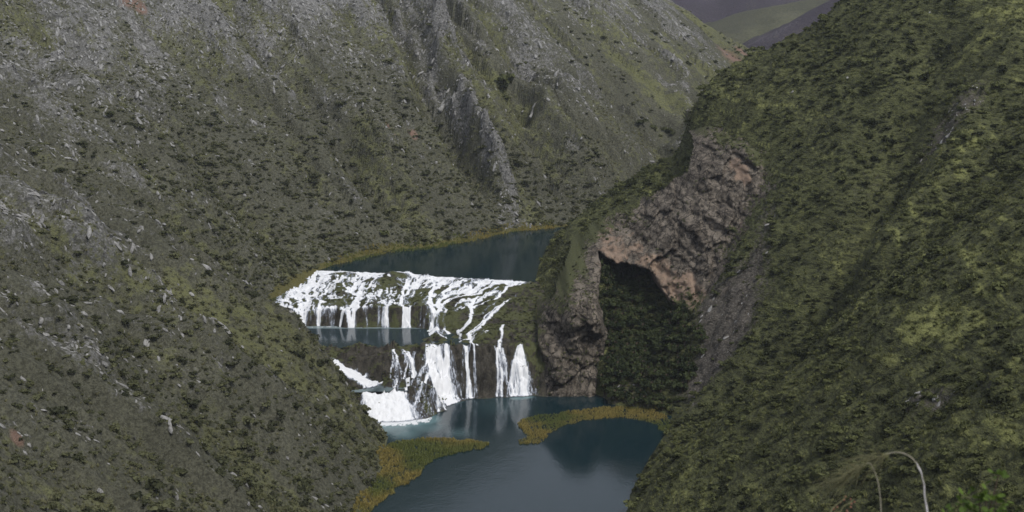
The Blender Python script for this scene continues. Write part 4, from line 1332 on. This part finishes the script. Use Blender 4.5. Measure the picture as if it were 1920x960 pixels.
# ------------------------------------------------------------------ boulders and outcrops one can pick out
def place_rock(px, py, size, mesh, label, cat='boulder', group=None, elong=1.0, name='boulder'):
    p = raycast(px, py, hz)
    if not p:
        return
    x, y, z = p
    ax = np.array([x]); ay = np.array([y])
    gx = float((hz(ax + 1.5, ay) - hz(ax - 1.5, ay))[0] / 3)
    gy = float((hz(ax, ay + 1.5) - hz(ax, ay - 1.5))[0] / 3)
    s_ = size * math.hypot(y, CAMZ - z) / F * 0.36         # size given in photo pixels across
    o = link(name, mesh, None, label, cat, group)
    o.location = (x, y, z)
    o.location = (x, y, z - 0.25 * s_)
    o.scale = (s_ * min(elong, 1.5), s_ * 0.85, s_ * 0.75)
    o.rotation_euler = (random.uniform(-0.3, 0.3), -math.atan(math.hypot(gx, gy)) * 0.85, math.atan2(gy, gx) + random.uniform(-0.25, 0.25))
    return o
PB = [  # px, py, size, elongation, label
    (1090, 208, 11, 1.0, 'pale boulder at the upper left of the scattered group on the far slope'),
    (1118, 222, 14, 1.0, 'pale boulder in the middle of the scattered group on the far slope'),
    (1130, 231, 13, 1.0, 'lowest pale boulder of the scattered group on the far slope'),
    (1150, 219, 11, 1.0, 'pale boulder at the right of the scattered group on the far slope'),
    (1112, 198, 9, 1.0, 'small pale boulder above the scattered group on the far slope'),
    (926, 138, 9, 1.0, 'small pale stone beside the dark gully on the far slope'),
    (985, 118, 10, 1.0, 'pale stone high on the far slope beside a dark bush'),
    (925, 188, 8, 1.0, 'tiny pale stone below the dark gully on the far slope'),
    (515, 172, 30, 2.2, 'long pale slab lying down the upper left slope'),
    (118, 155, 24, 1.8, 'pale slab high near the left edge'),
    (13, 270, 16, 1.0, 'rounded pale boulder at the left edge'),
    (835, 185, 44, 2.0, 'tall pale rock rib beside the main gully'),
    (845, 205, 26, 1.5, 'pale block at the foot of the tall rib'),
    (655, 90, 34, 1.8, 'pale outcrop at the top of the left slope'),
    (690, 115, 26, 1.8, 'pale outcrop just below the top of the left slope'),
    (1000, 205, 26, 1.8, 'grey slab beside the second gully'),
    (958, 372, 26, 1.7, 'pale rock face just above the upper lake shore'),
    (975, 390, 20, 1.4, 'pale rock at the waterline of the upper lake'),
    (1068, 55, 30, 1.8, 'pale crag near the top centre'),
    (1110, 40, 22, 1.5, 'smaller crag near the top centre'),
    (225, 590, 30, 2.2, 'long grey slab on the middle left slope'),
    (275, 635, 34, 1.6, 'grey rock step on the middle left slope'),
    (300, 665, 22, 1.6, 'lower edge of the grey rock step on the left slope'),
    (430, 548, 26, 2.0, 'grey slab high on the left spur'),
    (372, 630, 20, 2.0, 'thin grey slab on the left spur'),
    (495, 752, 22, 1.8, 'pale slab low on the left spur'),
    (560, 815, 14, 1.0, 'small pale stone low on the left spur'),
    (635, 830, 18, 1.8, 'pale stone near the foot of the left spur'),
    (595, 682, 22, 2.2, 'pale slab on the crest of the left spur'),
    (1840, 115, 24, 1.3, 'pale rock near the top right edge'),
    (1815, 200, 24, 1.2, 'grey crag on the upper right slope'),
    (1785, 245, 30, 1.3, 'largest grey crag on the right slope'),
    (1750, 265, 20, 1.2, 'grey rock left of the largest right crag'),
    (1835, 285, 18, 1.2, 'pale rock right of the largest right crag'),
    (1745, 15, 22, 1.2, 'grey rock at the top edge right'),
    (1706, 748, 22, 1.0, 'pale rock at the left end of the lower right ledge'),
    (1735, 760, 24, 1.0, 'pinkish rock in the lower right ledge'),
    (1775, 745, 20, 1.0, 'grey rock in the middle of the lower right ledge'),
    (1845, 752, 22, 1.0, 'pale rock near the right end of the lower right ledge'),
    (1880, 738, 18, 1.0, 'small pale rock ending the lower right ledge'),
    (1486, 172, 10, 1.0, 'small pale stone just inside the right skyline'),
    (1590, 145, 14, 1.2, 'grey stone below the right skyline'),
    (1550, 245, 16, 1.2, 'grey rock on the slope above the cliff'),
    (35, 812, 20, 1.2, 'ochre-stained stone at the lower left edge'),
]
for i, (px, py, sz, el, lab) in enumerate(PB):
    place_rock(px, py, sz, (OUTCROP if el >= 1.4 or sz > 18 else STONE_P)[i % 4], lab, 'boulder' if el < 1.4 else 'outcrop', None, el, 'boulder' if el < 1.4 else 'rock_outcrop')
for i, (px, py, sz, lab) in enumerate([(952, 140, 30, 'dark bush at the top of the far slope gully'), (943, 150, 26, 'dark bush left in the far slope gully'), (948, 165, 26, 'dark bush in the middle of the far slope gully'),
                                      (952, 182, 22, 'lowest dark bush of the far slope gully'), (958, 152, 24, 'dark bush right in the far slope gully'),
                                      (1225, 240, 26, 'dark green bush in the fold behind the right spur'), (1250, 248, 26, 'lowest bush in the fold behind the right spur'), (1200, 228, 22, 'upper bush in the fold behind the right spur'),
                                      (818, 240, 24, 'dark bush beside the tall rock rib'), (830, 262, 22, 'dark bush below the tall rock rib'), (945, 55, 14, 'small dark bush near the top of the far slope'),
                                      (990, 118, 12, 'small dark bush beside the pale stone high on the far slope'), (270, 330, 26, 'single dark green bush on the middle left slope'), (205, 215, 20, 'dark bush on the upper left slope'),
                                      (720, 440, 24, 'round dark bush above the upper lake shore'), (600, 250, 16, 'small dark bush on the upper left slope beside rocks')]):
    p = raycast(px, py, hz)
    if p:
        o = link('dark_bush', SHRUB_R[i % 4], None, lab, 'bush')
        s_ = sz * math.hypot(p[1], CAMZ - p[2]) / F * 0.55
        o.location = (p[0], p[1], p[2] - 0.3 * s_)
        o.scale = (s_, s_, s_)
        o.rotation_euler = (0, 0, i * 1.1)
for i, (px, py, z, sz, lab) in enumerate([(838, 738, 1.0, 2.0, 'dark wet rock at the foot of the broad waterfall'), (880, 742, 0.3, 2.2, 'dark wet rock below the thin waterfall'),
                                          (935, 738, 0.5, 2.8, 'dark wet rock left of the tall waterfall'), (962, 722, 1.5, 1.5, 'wet rock splitting the base of the tall waterfall'),
                                          (905, 735, 0.8, 2.6, 'dark boulder under the mossy block'), (830, 755, 0.4, 1.6, 'wet rock between the rapid and the broad waterfall'),
                                          (792, 608, 14.2, 1.8, 'dark rock at the right end of the middle pool'), (690, 605, 14.2, 1.5, 'dark rock in the foot of the upper cascade'),
                                          (740, 606, 14.2, 1.1, 'small dark rock in the foot of the upper cascade')]):
    x, y = at_z(px, py, z)
    o = link('wet_rock', STONE_D[i % 3], None, lab, 'rock')
    o.location = (x, y, z - 0.3 * sz)
    o.scale = (sz * 0.8, sz * 0.6, sz * 0.7)
    o.rotation_euler = (0.1, 0.1, i * 1.3)

# ------------------------------------------------------------------ plants right in front of the camera
def tube(path, radii, sides=6):
    path = np.asarray(path, float)
    V, Fc = [], []
    n = len(path)
    for i in range(n):
        d = path[min(i + 1, n - 1)] - path[max(i - 1, 0)]
        d /= np.linalg.norm(d) + 1e-9
        u_ = np.cross(d, [0, 1, 0.05]); u_ /= np.linalg.norm(u_) + 1e-9
        w_ = np.cross(d, u_)
        for j in range(sides):
            a = 2 * math.pi * j / sides
            V.append(path[i] + (u_ * math.cos(a) + w_ * math.sin(a)) * radii[i])
    for i in range(n - 1):
        for j in range(sides):
            Fc.append((i * sides + j, i * sides + (j + 1) % sides, (i + 1) * sides + (j + 1) % sides, (i + 1) * sides + j))
    return np.array(V), np.array(Fc)
def join_tubes(lst):
    V, Fc, k = [], [], 0
    for v, f_ in lst:
        V.append(v); Fc.append(f_ + k); k += len(v)
    return np.vstack(V), np.vstack(Fc)
def near_thing(name, label, cat, base, group=None):
    e = bpy.data.objects.new(name, None)
    COL.objects.link(e)
    e.location = base
    e.empty_display_size = 0.1
    e['label'], e['category'] = label, cat
    if group: e['group'] = group
    return e
def gz(x, y):
    return float(hz(np.array([x]), np.array([y]))[0])

def stalk(pix, Y, rad, label, sheath=None, awns=None):
    P = [np.array(at_y(a, b, Y + dy)) for a, b, dy in pix]
    foot = np.array([P[0][0] + 0.03, Y - 0.05, 0])
    foot[2] = gz(foot[0], foot[1]) - 0.02
    P = [foot, 0.5 * (foot + P[0]) + np.array([0.012, 0, 0.0])] + P
    crv = catmull(P, 8)
    e = near_thing('dry_grass_stalk', label, 'grass stalk', foot)
    r = np.linspace(rad, rad * 0.35, len(crv))
    v, f_ = tube(crv - foot, r)
    link('stem', mesh_np('stem', v, f_, MAT['straw']), parent=e)
    if sheath:
        a, b = sheath
        seg = crv[int(len(crv) * a):int(len(crv) * b)]
        wob_ = np.stack([0.0008 * np.sin(np.arange(len(seg)) * 0.5), 0 * seg[:, 0] - 0.004, 0 * seg[:, 0]], 1)
        rr = rad * (1.05 + 0.12 * np.sin(np.arange(len(seg)) * 0.55)) * np.clip(np.linspace(1.2, 0.25, len(seg)), 0, 1)
        v, f_ = tube(seg - foot + wob_, rr)
        parts = [(v, f_)]
        k = seg[-1]                                    # a torn strip standing off the stem
        st = np.array([k + np.array([0, -0.004, 0]), k + [-0.005, -0.004, 0.010], k + [-0.010, -0.004, 0.018], k + [-0.013, -0.004, 0.028]])
        parts.append(tube(st - foot, [rad * 0.5, rad * 0.9, rad * 0.6, rad * 0.15]))
        v, f_ = join_tubes(parts)
        link('sheath', mesh_np('sheath', v, f_, MAT['straw_w']), parent=e)
    if awns:
        r_ = np.random.default_rng(3)
        parts = []
        for i in range(awns[1]):
            t = awns[0] + (1 - awns[0]) * r_.random()
            c = crv[min(int(len(crv) * t), len(crv) - 1)]
            L = r_.uniform(0.04, 0.11)
            d = np.array([-0.75 + 0.3 * r_.normal(), 0.3 * r_.normal(), -0.55 + 0.35 * r_.normal()])
            d /= np.linalg.norm(d)
            q = np.array([c, c + d * L * 0.5 + [0, 0, 0.008], c + d * L])
            parts.append(tube(q - foot, [0.0008, 0.0007, 0.0003], 3))
        v, f_ = join_tubes(parts)
        o = link('plume', mesh_np('plume', v, f_, MAT['awn']), parent=e)
        o['kind'] = 'stuff'
    return e
stalk([(1741, 1000, 0), (1737, 960, 0), (1733, 925, 0), (1730, 900, 0), (1723, 876, 0), (1706, 856, 0), (1684, 848, 0.01), (1660, 852, 0.02), (1645, 862, 0.03)],
      3.0, 0.0024, 'arching bleached dry stalk close to the camera at lower right', (0.12, 0.56), (0.86, 26))
stalk([(1654, 1000, 0), (1652, 960, 0), (1650, 930, 0), (1645, 900, 0), (1632, 870, 0), (1618, 874, 0.01), (1596, 890, 0.03), (1575, 912, 0.05)],
      3.1, 0.0018, 'thinner dry stalk with a drooping plume left of the bleached one', None, (0.70, 60))

def flower_spike(px, py, Y, L, label):
    tip = np.array(at_y(px, py, Y))
    lean = np.array([-0.45, 0.0, -0.9])
    foot = np.array([tip[0] - 0.12, Y, gz(tip[0] - 0.12, Y) - 0.02])
    mid = tip + lean * L
    crv = catmull([foot, 0.5 * (foot + mid) + [0.02, 0, 0], mid, tip], 8)
    e = near_thing('flower_spike', label, 'flower', foot)
    v, f_ = tube(crv - foot, np.linspace(0.003, 0.0012, len(crv)))
    link('stem', mesh_np('stem', v, f_, MAT['awn']), parent=e)
    bud = stone('flower', MAT['petal'], 7, 1)
    for i in range(11):
        t = i / 10
        c = tip + lean * L * t
        o = link('flower', bud, parent=e)
        o.location = c - foot + np.array([random.uniform(-.008, .008), random.uniform(-.008, .008), 0])
        s_ = 0.0030 + 0.0028 * t
        o.scale = (s_, s_, s_ * 1.4)
    return e
flower_spike(1584, 932, 3.4, 0.10, 'orange flower spike at the bottom edge, left of the dry stalks')
flower_spike(1600, 936, 3.5, 0.09, 'dull reddish flower spike just right of the orange one')

def leaf_mesh():
    V, Fc = [], []
    for i in range(5):
        t = i / 4
        w_ = 0.38 * math.sin(math.pi * min(1, t * 0.9 + 0.08)) ** 0.8 + 0.02
        V += [(-w_, t, 0.10 * w_ + 0.15 * t * t), (0, t, 0.15 * t * t - 0.04), (w_, t, 0.10 * w_ + 0.15 * t * t)]
    for i in range(4):
        for j in range(2):
            Fc.append((3 * i + j, 3 * i + j + 1, 3 * i + j + 4, 3 * i + j + 3))
    return mesh_np('leaf', np.array(V), np.array(Fc), MAT['nearleaf'])
LEAF = leaf_mesh()
def near_shrub(tips, foot_px, Y, label):
    fx = at_y(foot_px, 960, Y)[0]
    foot = np.array([fx, Y, gz(fx, Y) - 0.03])
    e = near_thing('leafy_shrub', label, 'shrub', foot)
    for (px, py, nleaf, spread) in tips:
        tip = np.array(at_y(px, py, Y + random.uniform(-0.08, 0.1)))
        mid = 0.5 * (foot + tip) + np.array([random.uniform(-.05, .05), random.uniform(-.05, .05), 0.1])
        crv = catmull([foot, mid, tip], 10)
        v, f_ = tube(crv - foot, np.linspace(0.007, 0.0018, len(crv)), 5)
        link('branch', mesh_np('branch', v, f_, MAT['bark']), parent=e)
        for i in range(nleaf):
            c = tip + np.array([random.gauss(0, spread), random.gauss(0, spread), random.gauss(0, spread * 0.8) - spread * 0.3])
            if i == 0: c = tip
            o = link('leaf', LEAF, parent=e)
            o.location = c - foot
            s_ = random.uniform(0.012, 0.021)
            o.scale = (s_, s_, s_)
            o.rotation_euler = (random.uniform(-0.5, 1.0), random.uniform(-0.6, 0.6), random.uniform(0, 6.28))
    return e
near_shrub([(1800, 944, 16, 0.018), (1830, 950, 14, 0.016), (1782, 958, 10, 0.014), (1850, 928, 15, 0.016), (1868, 940, 12, 0.016), (1842, 966, 16, 0.02),
            (1872, 890, 9, 0.009), (1888, 962, 10, 0.016), (1810, 975, 14, 0.02), (1835, 935, 10, 0.014)], 1845, 3.2,
           'bright green leafy shrub poking in at the lower right corner')

# ------------------------------------------------------------------ haze of the canyon air
bpy.ops.mesh.primitive_cube_add(size=1)
hzo = bpy.context.object
hzo.name = 'haze'
hzo.data.name = 'haze'
hzo['kind'] = 'stuff'
hzo['label'] = 'thin grey-blue haze in the canyon air'
hzo.location = (0, 2050, 540)
hzo.scale = (7400, 4900, 1110)
hm = bpy.data.materials.new('haze')
hm.use_nodes = True
hm.node_tree.nodes.clear()
ho = hm.node_tree.nodes.new('ShaderNodeOutputMaterial')
hv = hm.node_tree.nodes.new('ShaderNodeVolumePrincipled')
hv.inputs['Color'].default_value = (0.80, 0.86, 1.0, 1)
hv.inputs['Density'].default_value = 0.00006
hv.inputs['Anisotropy'].default_value = 0.0
hm.node_tree.links.new(hv.outputs[0], ho.inputs['Volume'])
hzo.data.materials.append(hm)
